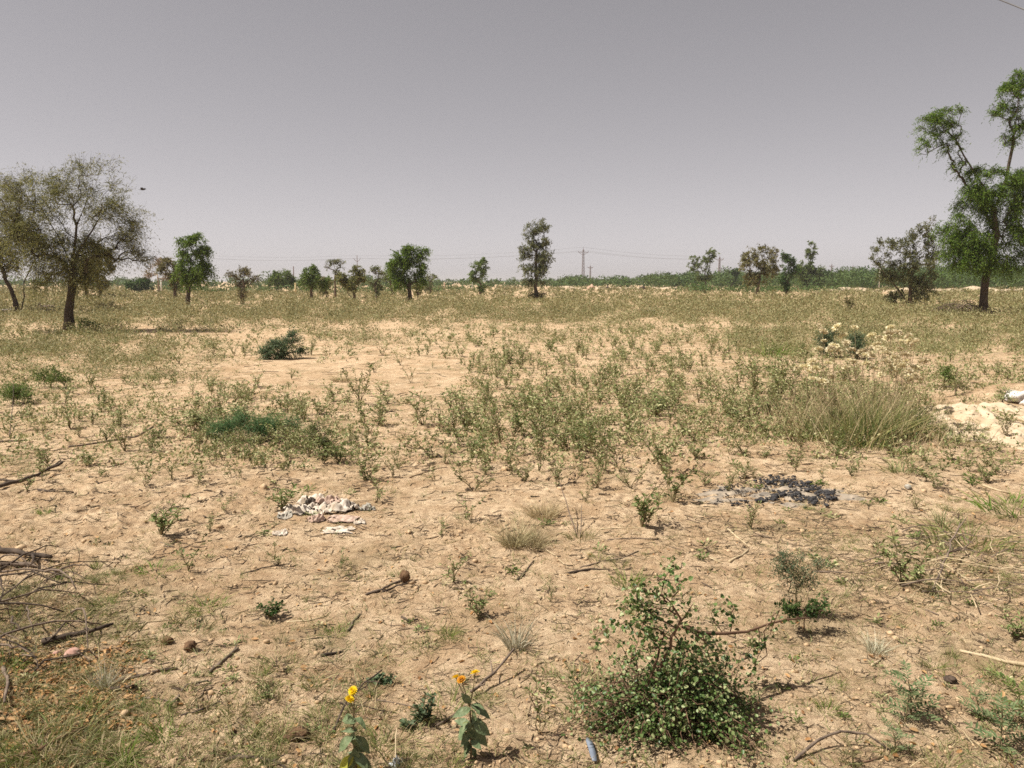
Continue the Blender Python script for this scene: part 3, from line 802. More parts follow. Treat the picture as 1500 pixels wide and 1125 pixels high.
tree('blue_shrub', 'small green plant right of the dry grass with seed heads', 'shrub',
     [(1383, 566), (1383, 560), (1383, 552)], [(1380, 548, 13, 12, 1.1), (1390, 558, 11, 8, 1.0)], leaf='leaf_mid', bark='stem', r0=.012, cover=1.4, droop=.1, spray=.13)
tree('dry_shrub', 'grey dry shrub at the top of the pale sand heap at right', 'shrub',
     [(1400, 580), (1400, 574), (1400, 568)], [(1398, 568, 20, 8, .9)], leaf='leaf_brown', bark='dead', r0=.012, cover=.9, droop=.1, spray=.12, bare=1.0)
tree('dry_shrub', 'grey-green twiggy plant growing on the pale sand heap at right', 'shrub',
     [(1470, 600), (1470, 592), (1469, 582)], [(1470, 582, 13, 13, .8)], leaf='leaf_herb', bark='dead', r0=.01, cover=1.0, droop=.1, spray=.1, bare=.8)
tree('dry_shrub', 'low tangle of dry stems in front of the pale sand heap at right', 'shrub',
     [(1405, 648), (1405, 642), (1405, 634)], [(1400, 630, 34, 14, .6), (1425, 640, 22, 9, .6)], leaf='leaf_herb', bark='dead', r0=.008, cover=.8, droop=.2, spray=.1, bare=1.3)

# distant thicket behind the field
def thicket(name, x0, x1, Y0, Y1, top, n, lsz, seed, leaf='thicket'):
    mb = MB()
    for k in range(n):
        px = rng.uniform(x0, x1); Y = rng.uniform(Y0, Y1)
        tp = top(px) + rng.normal(1.5, 3.0)
        h = max(.8, plane_pt(px, tp, Y)[2])
        c = plane_pt(px, 415, Y); rx = h * rng.uniform(.6, 1.2) + .6
        m = int(np.clip(rx * h / (lsz * lsz) * 4.5, 40, 260))
        d = randdir(m, .15); rr = rng.uniform(.4, 1, (m, 1)) ** .5
        cl = randdir(6, .3)[rng.integers(0, 6, m)] * .55
        q = (d * rr * .55 + cl) * np.array([rx, rx * .8, h * .52]) + np.array([c[0], Y, h * .48])
        q[:, 2] = np.maximum(q[:, 2], .05)
        leaves(mb, q, randdir(m) + d * .5, rng.normal(0, .5, (m, 3)) + np.array([0, 0, .7]), lsz * rng.uniform(.6, 1.4, m), lsz * .6 * rng.uniform(.6, 1.4, m))
    return mb.build(name, M[leaf], kind='stuff')
def top_right(px):
    return np.interp(px, [640, 820, 900, 960, 1060, 1200, 1300, 1380, 1440, 1640], [411, 410, 407, 402, 400, 396, 393, 389, 388, 390]) + 2.6 * math.sin(px * .11) + 1.6 * math.sin(px * .31)
def top_left(px):
    return 410 + 2.0 * math.sin(px * .09) + 1.5 * math.sin(px * .23 + 1)
thicket('thicket', 800, 1720, 190, 330, top_right, 480, .55, 1)
thicket('thicket', 1180, 1720, 150, 200, lambda p: top_right(p) + 6, 190, .42, 2)
thicket('thicket', 930, 1720, 185, 215, lambda p: top_right(p) - 2, 46, .5, 6)
thicket('thicket', -250, 880, 200, 380, top_left, 440, .7, 3)
thicket('undergrowth', 230, 720, 95, 150, lambda p: 421 + 2 * math.sin(p * .13), 70, .26, 8)
thicket('undergrowth', 990, 1240, 100, 140, lambda p: 420 + 2 * math.sin(p * .13), 40, .26, 9)
thicket('thicket', -2600, 4100, 600, 900, lambda p: 408 + 1.5 * math.sin(p * .05), 420, 2.2, 4)

# ------------------------------------------------------------------ pylons, poles and wires
def pylon(px, topy, Y, label, arms=True, w=1.0):
    b = plane_pt(px, 415, Y); H = plane_pt(px, topy, Y)[2]
    root = thing('lattice_pylon', label, 'pylon', (b[0], Y, 0), 'lattice pylons of the power line')
    rb, rt = .62 * w, .24 * w
    th = max(.05, Y * .00026)
    cs = [(-1, -1), (1, -1), (1, 1), (-1, 1)]
    def corner(c, t): return np.array([c[0] * (rb + (rt - rb) * t), c[1] * (rb + (rt - rb) * t), H * .93 * t - .1 * (t == 0)])
    for c in cs:
        mb = MB(); segs(mb, [corner(c, 0)], [corner(c, 1)], th, th * .8, 4); mb.build('leg', M['steel'], root)
    mb = MB(); nb = 11
    for i in range(nb):
        t0, t1 = i / nb, (i + 1) / nb
        for a in range(4):
            c, d = cs[a], cs[(a + 1) % 4]
            segs(mb, [corner(c, t0), corner(d, t0), corner(c, t1)], [corner(d, t1), corner(c, t1), corner(d, t1)], th * .55, th * .55, 3)
    mb.build('bracing', M['steel'], root, kind='stuff')
    mb = MB(); segs(mb, [(0, 0, H * .90)], [(0, 0, H)], th * 1.3, th * .6, 4); mb.build('peak', M['steel'], root)
    tips = [(b[0], Y, H)]
    if arms:
        for sx in (-1, 1):
            mb = MB(); tip = np.array([sx * 2.0 * w, 0, H * .865])
            segs(mb, [(sx * rt, 0, H * .80), (sx * rt, 0, H * .86)], [tip, tip], th, th * .7, 4)
            segs(mb, [tip], [tip + np.array([0, 0, H * .035])], th * 1.4, th, 5)
            mb.build('cross_arm', M['steel'], root)
            tips.append((b[0] + tip[0], Y, tip[2] + H * .035))
    return tips
pA = pylon(854, 362, 336, 'tallest lattice pylon rising above the thicket right of the central tree')
pB = pylon(864.5, 388, 700, 'second smaller pylon close behind the tallest lattice pylon', w=1.15)
pC = pylon(1053, 374, 452, 'lattice pylon just right of the forked pale-green tree', w=1.1)
pD = pylon(1217, 386, 800, 'faint far pylon on the skyline above the dark rounded bush', w=1.1)
pE = pylon(1248, 388, 950, 'faintest pylon far off above the sand bank', w=1.1)

def forked_pole(px, topy, Y, label):
    b = plane_pt(px, 415, Y); H = plane_pt(px, topy, Y)[2]
    root = thing('power_pole', label, 'power pole', (b[0], Y, 0))
    mb = MB(); segs(mb, [(0, 0, -.2)], [(0, 0, H)], .26, .16, 6); mb.build('mast', M['steel'], root)
    tips = [(b[0], Y, H)]
    for sx in (-1, 1):
        mb = MB(); segs(mb, [(0, 0, H * .78), (sx * .9, 0, H * .82)], [(sx * .9, 0, H * .82), (sx * 1.9, 0, H * .9)], .14, .10, 4)
        mb.build('cross_arm', M['steel'], root); tips.append((b[0] + sx * 1.9, Y, H * .9))
    return tips
pP = forked_pole(524, 374, 420, 'far pole with a forked top above the leafy twin-headed tree')
pQ = forked_pole(266, 371, 430, 'far power pole hidden behind the bright green tree at left')
pR = forked_pole(-60, 368, 440, 'far power pole beyond the left edge')
bpy.data.objects.remove(bpy.data.objects[pR and 'power_pole.002'], do_unlink=True) if False else None

def wire(a, b, sag, r, label, group=None, n=24):
    a = np.array(a, float); b = np.array(b, float); t = np.linspace(0, 1, n)[:, None]
    p = a + (b - a) * t; p[:, 2] -= (sag * 4 * t * (1 - t))[:, 0]
    mb = MB(); tube(mb, p, r, 5)
    return mb.build('overhead_wire', M['wire'], label=label, category='wire', **({'group': group} if group else {}))
spans = [(pR, pQ, 'left of the bright green tree'), (pQ, pP, 'between the bright green tree and the forked pole'), (pP, pA, 'between the forked pole and the tallest pylon'), (pA, pC, 'between the tallest pylon and the right-hand pylon')]
for a, b, txt in spans:
    for i, nm in enumerate(('topmost', 'left-side', 'right-side')):
        wire(a[i], b[i], 1.6, .026, '%s thin wire hanging %s' % (nm, txt), 'wires of the far power line')
# thick cable that cuts the top right corner of the sky
w0, w1 = plane_pt(1466, 0, 14.0), plane_pt(1500, 13.5, 13.6)
dw = (w1 - w0) / np.linalg.norm(w1 - w0)
wire(w0 - dw * 9, w1 + dw * 9, 0, .0125, 'dark cable crossing the top right corner of the sky', None, 12)

def post(px, pyb, pyt, Y, wpx, mat, label, name='post', cat='post'):
    b = plane_pt(px, 415, Y); H = plane_pt(px, pyt, Y)[2]; w = wpx * mpp(Y) / 2
    root = thing(name, label, cat, (b[0], Y, float(height(b[0], Y))))
    mb = MB(); tube(mb, [(0, 0, -.1), (0, 0, H * .5), (.02, 0, H)], [w, w * .95, w * .9], 6); mb.build('shaft', M[mat], root)
    mb = MB(); tube(mb, [(.02, 0, H - .01), (.02, 0, H + .12)], [w * 1.15, w * 1.0], 6); mb.build('cap', M[mat], root)
post(432.5, 428, 416, 100, 2.6, 'post_yellow', 'short yellow post right of the dense round-headed tree')
post(430.5, 420, 391, 210, 1.6, 'steel', 'thin grey pole standing behind the short yellow post', 'pole', 'pole')
post(651, 428, 416, 120, 1.8, 'earth_pink', 'short pinkish post at the foot of the far thicket left of the narrow bushy tree')
post(692, 425, 412, 130, 1.6, 'concrete', 'pale post beside the narrow bushy lone tree')
post(1288, 408, 388, 145, 1.4, 'concrete', 'slim white pole in front of the thicket left of the grey-olive shrub', 'pole', 'pole')
post(236, 426, 412, 115, 2.0, 'concrete', 'pale post in front of the leafless pinkish tree')
# long white strip at the left edge
a, b = at(-40, 459), at(21, 457)
mb = MB(); tube(mb, [a + [0, 0, .08], (a + b) / 2 + [0, 0, .085], b + [0, 0, .08]], .085, 8)
mb.build('white_pipe', M['white_stone'], smooth=True, label='white pipe lying on the ground at the left edge by the twin-trunked acacia', category='pipe')
# pinkish earth mound, dark stones in front of the thicket
for (px, py, Y, w, h, mat, nm, lab, cat) in [(866, 421, 150, 8, 7, 'earth_pink', 'earth_mound', 'pinkish pointed earth mound below the tallest pylon', 'mound'),
                                             (890, 422, 150, 4, 5, 'dead_dark', 'dark_stone', 'small dark upright stone right of the pinkish earth mound', 'stone'),
                                             (941, 423, 150, 7, 4, 'dead_dark', 'dark_stone', 'low dark stone on the far sand bank below the thicket', 'stone')]:
    c = plane_pt(px, 420, Y); s = mpp(Y); mb = MB()
    lump(mb, (0, 0, h * s * .1), (w * s * .62, w * s * .5, h * s * .55), 3, .55, 2.2, px); lump(mb, (w * s * .12, 0, h * s * .45), (w * s * .22, w * s * .2, h * s * .45), 3, .5, 2.5, px + 3)
    o = mb.build(nm, M[mat], smooth=True, label=lab, category=cat); o.location = (c[0], Y, 0.25)
# bird
q = plane_pt(209, 277.5, 24)
root = thing('bird', 'tiny dark bird in the sky off the right side of the big left acacia', 'bird', tuple(q))
mb = MB(); lump(mb, (0, 0, 0), (.07, .028, .026), 2, .1); lump(mb, (.075, 0, .014), (.022, .018, .018), 2, .05)
tube(mb, [(.09, 0, .014), (.115, 0, .01)], [.007, .002], 5); mb.build('body', M['bird'], root, smooth=True)
for sy in (-1, 1):
    mb = MB(); V = np.array([(.03, sy * .01, .01), (.035, sy * .07, .05), (.0, sy * .14, .035), (-.04, sy * .07, .04), (-.05, sy * .01, .008)])
    mb.add(np.concatenate([V, V + [0, 0, -.004]]), [[0, 1, 2, 3, 4], [9, 8, 7, 6, 5]], [[i, i + 5, (i + 1) % 5 + 5, (i + 1) % 5] for i in range(5)])
    mb.build('wing', M['bird'], root)
mb = MB(); V = np.array([(-.06, .01, 0), (-.12, .022, -.004), (-.12, -.022, -.004), (-.06, -.01, 0)])
mb.add(np.concatenate([V, V + [0, 0, -.003]]), [[0, 1, 2, 3], [7, 6, 5, 4]], [[i, i + 4, (i + 1) % 4 + 4, (i + 1) % 4] for i in range(4)]); mb.build('tail', M['bird'], root)

# ------------------------------------------------------------------ dusty air
m, N, Lk = newmat('dusty_air')
out = N.new('ShaderNodeOutputMaterial'); pv = N.new('ShaderNodeVolumePrincipled')
pv.inputs['Color'].default_value = (.93, .90, .91, 1); pv.inputs['Density'].default_value = .00032; pv.inputs['Anisotropy'].default_value = .2
Lk.new(pv.outputs[0], out.inputs['Volume'])
mb = MB(); hx, z0, z1 = 6700, -2.0, 24.0
V = [(x, y, z) for z in (z0, z1) for (x, y) in ((-hx, -hx), (hx, -hx), (hx, hx), (-hx, hx))]
mb.add(V, [[3, 2, 1, 0], [4, 5, 6, 7], [0, 1, 5, 4], [1, 2, 6, 5], [2, 3, 7, 6], [3, 0, 4, 7]])
mb.build('haze', m, kind='stuff')

# ------------------------------------------------------------------ herbs
def herb_arrays(h, nst, spread, ll, lw, nl, low=False, branch=2, upright=.6, droop=.0):
    """Stems and leaves of one herb as two MBs (its foot at the origin)."""
    st, lf = MB(), MB()
    LP, LD, LN, LL = [], [], [], []
    for k in range(nst):
        az = rng.uniform(0, 2 * math.pi); sp = spread * rng.uniform(.25, 1)
        hh = h * rng.uniform(.4, 1.0)
        n = 6; t = np.linspace(0, 1, n)
        p = np.stack([math.cos(az) * sp * t ** 1.3, math.sin(az) * sp * t ** 1.3, hh * t ** .95], 1)
        p[1:, :2] += np.cumsum(rng.normal(0, h * .05, (n - 1, 2)), 0)
        segs(st, p[:-1], p[1:], np.linspace(.0045, .0025, n - 1) * (h / .35) ** .5, np.linspace(.004, .0018, n - 1) * (h / .35) ** .5, 3 if low else 4)
        lines = [(p, nl)]
        for b in range(branch):
            j = rng.integers(2, n - 1); d = unit(rng.normal(0, .7, 3) + (p[j] - p[j - 1]) / np.linalg.norm(p[j] - p[j - 1])); d[2] = abs(d[2]) * .8 + .15
            bl = hh * rng.uniform(.25, .6); q = p[j] + d * bl * np.linspace(0, 1, 4)[:, None]
            segs(st, q[:-1], q[1:], .0022, .0016, 3); lines.append((q, max(3, int(nl * .6))))
        for (q, m) in lines:
            m = int(m)
            t = np.sort(rng.uniform(.18 if q is p else .1, 1, m)) * (len(q) - 1); i = np.minimum(t.astype(int), len(q) - 2); f = (t - i)[:, None]
            pos = q[i] * (1 - f) + q[i + 1] * f; dr = unit(q[i + 1] - q[i])
            a = np.arange(m) * 2.4 + rng.uniform(0, 6); out = np.stack([np.cos(a), np.sin(a), np.zeros(m)], 1)
            LP.append(pos); LD.append(dr * upright + out * .9 + rng.normal(0, .2, (m, 3)) - np.array([0, 0, droop])); nn = -out * .35 + rng.normal(0, .35, (m, 3)); nn[:, 2] += .9; LN.append(nn); LL.append(ll * rng.uniform(.55, 1.2, m))
    P, D, N, L = map(np.concatenate, (LP, LD, LN, LL))
    leaves(lf, P, D, N, L, L * lw, oval=not low, fold=.3)
    return st, lf

def herb_proto(name, label, cat, leaf, **kw):
    st, lf = herb_arrays(**kw)
    r = thing(name, label, cat)
    st.build('stem', M['stem'], r); lf.build('foliage', M[leaf], r, kind='stuff')
    return r

HERB_LABEL = 'small grey-green leafy herb growing in the open sand among others like it'
HERB_GROUP = 'grey-green herbs scattered over the sandy field'
protos = []
for k in range(9):
    protos.append(herb_proto('leafy_herb', HERB_LABEL, 'herb', ('leaf_herb', 'leaf_herb_dark', 'leaf_herb')[k % 3], h=.35, nst=3 + k % 4, spread=.12 + .04 * (k % 3), ll=.038 + .005 * (k % 3), lw=.40, nl=8, branch=2 + k % 2))
# sprawling, denser kind
dense_protos = [herb_proto('leafy_herb', HERB_LABEL, 'herb', ('leaf_herb', 'leaf_herb_dark')[k % 2], h=.35, nst=7, spread=.24, ll=.042, lw=.40, nl=9, branch=3) for k in range(4)]
used = set()
HCOUNT = [0]
def herb(px, py, hpx, label=None, kind=None, width=1.0):
    p = at(px, py); s = mpp(p[1])
    src = dense_protos if (kind == 'dense') else protos
    pr = src[rng.integers(0, len(src))]
    sc = hpx * s / .34
    loc = (p[0], p[1], p[2] - .01)
    o = dup(pr, loc, rng.uniform(0, 6.28), sc, label or HERB_LABEL, None if label else HERB_GROUP)
    o.scale = (sc * width * rng.uniform(.9, 1.1), sc * width * rng.uniform(.9, 1.1), sc * rng.uniform(.95, 1.05))
    HCOUNT[0] += 1
    return o

named = [
 (236, 783, 68, 'bushy grey-green herb left of the rag heap with wide leafy stems', 'dense', 1.0),
 (412, 748, 58, 'leafy green herb touching the left end of the rag heap', 'dense', .9),
 (330, 748, 32, 'low spreading herb between two bushier herbs left of the rag heap', None, 1.2),
 (276, 836, 60, 'upright grey-green herb in bare sand left of the brown clod on the stick', None, .9),
 (410, 828, 46, 'thin sparse herb with few leaves below the rag heap', None, .8),
 (497, 832, 40, 'thin little herb right below the rag heap', None, .8),
 (212, 712, 42, 'leafy herb with dark foliage above the bushy herb at left', None, 1.1),
 (533, 703, 50, 'leafy herb above the right end of the rag heap', 'dense', 1.0),
 (576, 700, 42, 'upright herb just right of the one above the rag heap', None, .9),
 (552, 735, 34, 'herb growing out of the right end of the rag heap', None, 1.3),
 (620, 622, 52, 'leafy herb left of a small tree-like herb in the middle field', None, 1.0),
 (644, 629, 48, 'small tree-like herb on a bare single stem', None, .7),
 (673, 652, 62, 'tall narrow herb left of the central herb cluster', None, .55),
 (527, 592, 58, 'tall dense herb with a short pale bush at its left', 'dense', .7),
 (690, 762, 46, 'pale leafy herb alone in bare sand below the central herb cluster', None, 1.1),
 (646, 786, 26, 'little herb in bare sand right of the rag heap', None, 1.0),
 (664, 852, 60, 'grey-green herb with broad leaves right of the brown clod on the stick', None, 1.0),
 (700, 908, 62, 'grey-green herb in front of the pale dry tuft', 'dense', .9),
 (806, 882, 36, 'thin herb standing alone left of the big round-leaved bush', None, .6),
 (985, 736, 88, 'tall open herb with a bare brown stem left of the charcoal patch', None, .8),
 (940, 772, 84, 'leafy upright herb left of the tall bare-stemmed one', 'dense', .8),
 (1100, 775, 45, 'dry-looking herb at the front of the charcoal patch', None, .9),
 (1068, 722, 36, 'herb growing at the left end of the charcoal patch', None, 1.0),
 (1160, 682, 32, 'tufted little herb in the sand above the charcoal patch', None, 1.0),
 (1255, 694, 28, 'small faint herb in sand right of the charcoal patch', None, .9),
 (1320, 856, 88, 'dark bushy herb in dry stems at the right', 'dense', .9),
 (1292, 832, 60, 'upright dark herb left of the bushy one in dry stems', None, .8),
 (1485, 935, 62, 'grey-green herb at the right edge above the pale stick', 'dense', 1.0),
 (790, 1075, 105, 'slender grey-green herb left of the big round-leaved bush', None, .7),
 (1475, 640, 34, 'small herb at the right edge below the pale sand heap', None, 1.0),
 (1343, 746, 22, 'tiny green herb in sand right of the charcoal patch', None, 1.2),
 (386, 1022, 45, 'small upright herb among sticks at lower left', None, .7),
 (1165, 690, 34, 'little herb beside the tufted one above the charcoal patch', None, .9),
]
for (px, py, hp, lab, kd, w) in named:
    herb(px, py, hp, lab, kd, w)

cluster = [(715, 640, 62), (735, 655, 70), (755, 640, 64), (745, 690, 66), (715, 690, 52), (700, 668, 50), (790, 690, 48), (800, 640, 60), (825, 655, 66), (850, 672, 76),
           (870, 660, 76), (885, 690, 56), (760, 610, 46), (735, 600, 44), (800, 600, 42), (830, 615, 50), (860, 620, 52), (710, 605, 42), (985, 622, 44), (1000, 640, 40), (965, 690, 62), (985, 668, 54), (925, 715, 50), (870, 715, 44), (860, 735, 40)]
for (px, py, hp) in cluster:
    herb(px + rng.uniform(-6, 6), py, hp * rng.uniform(.75, 1.05), None, 'dense' if rng.uniform() < .35 else None, .8)
loose = [(265, 622, 42), (325, 607, 38), (350, 596, 36), (415, 600, 34), (466, 616, 34), (440, 612, 36), (400, 606, 26), (425, 590, 26), (145, 697, 26), (290, 708, 28), (310, 778, 26), (560, 625, 30), (595, 655, 26),
         (500, 560, 26), (548, 545, 24), (600, 560, 24), (655, 525, 30), (690, 545, 22), (765, 540, 32), (720, 530, 26), (745, 508, 22), (640, 505, 18), (560, 520, 22), (585, 535, 20), (510, 520, 26), (480, 525, 24), (453, 520, 24), (310, 520, 30), (345, 520, 22),
         (905, 575, 40), (935, 590, 44), (880, 560, 36), (950, 560, 34), (1010, 545, 36), (890, 545, 30), (845, 520, 26), (810, 515, 24), (1020, 590, 36), (960, 610, 40), (915, 610, 36), (1040, 520, 28), (980, 515, 26), (930, 510, 28),
         (1090, 560, 46), (1110, 585, 52), (1130, 610, 56), (1160, 590, 58), (1090, 625, 46), (1120, 640, 42), (1060, 600, 36), (1145, 560, 44), (1180, 620, 60), (1160, 645, 44), (1195, 590, 58), (1070, 640, 32),
         (205, 690, 20), (118, 640, 22), (60, 690, 34), (40, 720, 32), (350, 700, 24), (300, 660, 18), (230, 640, 22), (180, 560, 24), (255, 560, 22), (1410, 600, 26), (1440, 660, 22), (1380, 690, 24), (1300, 660, 20), (1205, 700, 18),
         (1375, 592, 30), (1420, 560, 26), (1460, 550, 26), (1330, 560, 30)]
for (px, py, hp) in loose:
    herb(px + rng.uniform(-3, 3), py, hp * rng.uniform(.9, 1.15))

def sample(n, wf, x0=-150, x1=1650, y0=428, y1=1125):
    out = np.zeros((0, 2))
    while len(out) < n:
        c = np.stack([rng.uniform(x0, x1, n * 2), rng.uniform(y0, y1, n * 2)], 1)
        w = wf(c[:, 0], c[:, 1])
        out = np.concatenate([out, c[rng.uniform(0, 1, len(c)) < w]])
    return out[:n]
def band(x, a, b, soft): return np.clip((x - a) / soft, 0, 1) * np.clip((b - x) / soft, 0, 1)
def drift(x, y, sc=60, seed=3):                  # uneven density of the plant cover
    return np.clip(.5 + 1.1 * noise(x / sc, y / (sc * .35), seed), 0, 1)

def w_herb(x, y):
    w = .12 * band(y, 480, 720, 15)
    w = w + .42 * band(x, 680, 1250, 60) * band(y, 478, 640, 20) + .35 * band(x, 640, 1300, 60) * band(y, 476, 545, 12)
    w = w + .12 * band(x, 640, 930, 40) * band(y, 560, 720, 25)
    w = w + .40 * band(x, 1050, 1360, 40) * band(y, 520, 650, 20)
    w = w + .35 * band(x, 250, 520, 40) * band(y, 570, 690, 20)
    w = w * (1 - .85 * band(x, 380, 700, 40) * band(y, 522, 580, 10))
    w = w * (1 - .95 * band(x, 560, 680, 20) * band(y, 690, 900, 20)) * (1 - .92 * band(x, 1355, 1700, 15) * band(y, 575, 652, 8))
    return np.clip(w, 0, 1) * (.3 + .7 * drift(x, y, 70, 8))
pts = sample(860, w_herb, y0=482, y1=720)
pts = pts[np.argsort(-pts[:, 1])]
n_ind = 290 - HCOUNT[0]
for (px, py) in pts[:n_ind]:
    herb(px, py, np.clip((py - 412) * rng.uniform(.07, .17), 6, 40), None, 'dense' if rng.uniform() < .3 else None, rng.uniform(.8, 1.2))
# the smaller ones behind them, as one mass
low = []
for k in range(8):
    st, lf = herb_arrays(h=.35, nst=6, spread=.15, ll=.05, lw=.5, nl=9, low=True, branch=1)
    low.append((st.arrays(), lf.arrays()))
def mass(name, mat, pts, hfun, which=1, also_stem=True):
    mb, ms = MB(), MB()
    P = at_many(pts[:, 0].copy(), pts[:, 1].copy())
    for i, p in enumerate(P):
        (sv, sf), (lv, lf) = low[rng.integers(0, len(low))]
        sc = hfun(pts[i], p) / .34; a = rng.uniform(0, 6.28); c, s = math.cos(a) * sc, math.sin(a) * sc
        w = rng.uniform(.8, 1.5)
        Rm = np.array([[c * w, -s * w, 0], [s * w, c * w, 0], [0, 0, sc]])
        mb.add(lv @ Rm.T + p, *lf)
        if also_stem: ms.add(sv @ Rm.T + p, *sf)
    o = mb.build(name, M[mat], kind='stuff')
    if also_stem: ms.build('scrub_stems', M['stem'], kind='stuff')
mass('field_herbs', 'leaf_herb', pts[n_ind:], lambda q, p: rng.uniform(.10, .32))

# far scrub that covers the back of the field
def w_scrub(x, y):
    w = .95 * band(y, 418, 478, 6)
    w = w * np.where(y > 466, np.clip(.65 + .5 * (drift(x, y, 90, 4) - .5) * 2, 0, 1), 1)
    w = w + .45 * band(y, 470, 560, 25) * band(x, -200, 330, 40) * drift(x, y, 60, 5) + .6 * band(y, 465, 530, 20) * band(x, 1040, 1700, 60) * drift(x, y, 60, 6)
    w = w + .28 * band(y, 470, 510, 10) * drift(x, y, 60, 7)
    return np.clip(w, 0, 1) * (.35 + .65 * drift(x, y, 45, 12))
def scrub(name, mat, n, wf, h0, h1, nl, seed, blade=False, y0=418, y1=560, spread=1.0, leafsz=.0021):
    q = sample(n, wf, -250, 1750, y0, y1)
    P = at_many(q[:, 0].copy(), q[:, 1].copy()); r = np.linalg.norm(P[:, :2], axis=1)
    hh = rng.uniform(h0, h1, n)
    mb = MB()
    rep = np.repeat(np.arange(n), nl)
    off = rng.normal(0, .5, (n * nl, 2)) * (hh[rep] * spread)[:, None]
    t = rng.uniform(0.02, 1, n * nl) ** .8
    pos = P[rep] + np.concatenate([off, (hh[rep] * t)[:, None]], 1)
    if blade:
        d = np.concatenate([off * 1.2 / hh[rep][:, None], np.ones((n * nl, 1)) * .9], 1) + rng.normal(0, .25, (n * nl, 3))
        pos[:, 2] = P[rep][:, 2] - .01
        pos[:, :2] = P[rep][:, :2] + off * .35
        blades(mb, pos, d, hh[rep] * rng.uniform(.6, 1.2, n * nl), np.maximum(.004, r[rep] * .00042), .35, 2)
    else:
        L = np.maximum(.035, r[rep] * leafsz) * rng.uniform(.6, 1.4, n * nl)
        leaves(mb, pos, randdir(n * nl, .6), rng.normal(0, .6, (n * nl, 3)) + np.array([0, 0, .8]), L, L * .5)
    return mb.build(name, M[mat], kind='stuff')
scrub('field_scrub', 'scrub', 17000, w_scrub, .12, .5, 18, 1)
scrub('dry_grass', 'straw', 3200, w_scrub, .15, .5, 12, 2, True)
scrub('field_grass', 'grass_blue', 11000, w_scrub, .15, .5, 12, 3, True)

# ------------------------------------------------------------------ grass tufts
def tuft_mesh(name, n, h, spread, w, bend, seg=3, lean=.6):
    mb = MB()
    a = rng.uniform(0, 2 * math.pi, n); rr = np.sqrt(rng.uniform(0, 1, n)) * spread
    P = np.stack([np.cos(a) * rr, np.sin(a) * rr, np.full(n, -.005)], 1)
    D = np.stack([np.cos(a), np.sin(a), np.zeros(n)], 1) * (lean * rng.uniform(.1, 1, n))[:, None] + rng.normal(0, .18, (n, 3)) + np.array([0, 0, 1.])
    blades(mb, P, D, h * rng.uniform(.45, 1.1, n), w * rng.uniform(.7, 1.3, n), bend * rng.uniform(.4, 1.3, n), seg)
    return mb.mesh(name)
T_fresh = [tuft_mesh('grass_tuft', 60 + 15 * k, .20, .06 + .03 * k, .0055, .45, 3, .9) for k in range(4)]
T_mix = [tuft_mesh('grass_tuft', 55 + 15 * k, .20, .07 + .03 * k, .005, .5, 3, .9) for k in range(4)]
T_dry = [tuft_mesh('dry_tuft', 240 + 40 * k, .24, .06 + .02 * k, .0035, .35, 3, 1.0) for k in range(3)]
T_pale = [tuft_mesh('pale_tuft', 120, .18, .05, .005, .25, 3, .8) for k in range(2)]
T_big = [tuft_mesh('grass_clump', 420, .62, .20, .0075, .22, 4, .75) for k in range(2)]
TUFT_LABEL = 'small tuft of thin grass growing out of the sand'
def tuft(meshes, px, py, hpx, mat, label=None, name='grass_tuft', cat='grass tuft', h0=.18, wide=1.0, group='small grass tufts in the sand'):
    p = at(px, py); s = mpp(p[1]); sc = hpx * s / h0
    me = meshes[rng.integers(0, len(meshes))]
    key = me.name + mat
    if me.materials and me.materials[0] != M[mat]:
        k2 = bpy.data.meshes.get(key)
        if k2 is None:
            k2 = me.copy(); k2.name = key; k2.materials.clear(); k2.materials.append(M[mat])
        me = k2
    pr = dict(label=label or TUFT_LABEL, category=cat)
    if not label: pr['group'] = group
    o = put(name, me, M[mat], **pr)
    o.location = (p[0], p[1], p[2]); o.rotation_euler = (0, 0, rng.uniform(0, 6.28)); o.scale = (sc * wide, sc * wide, sc)
    return o
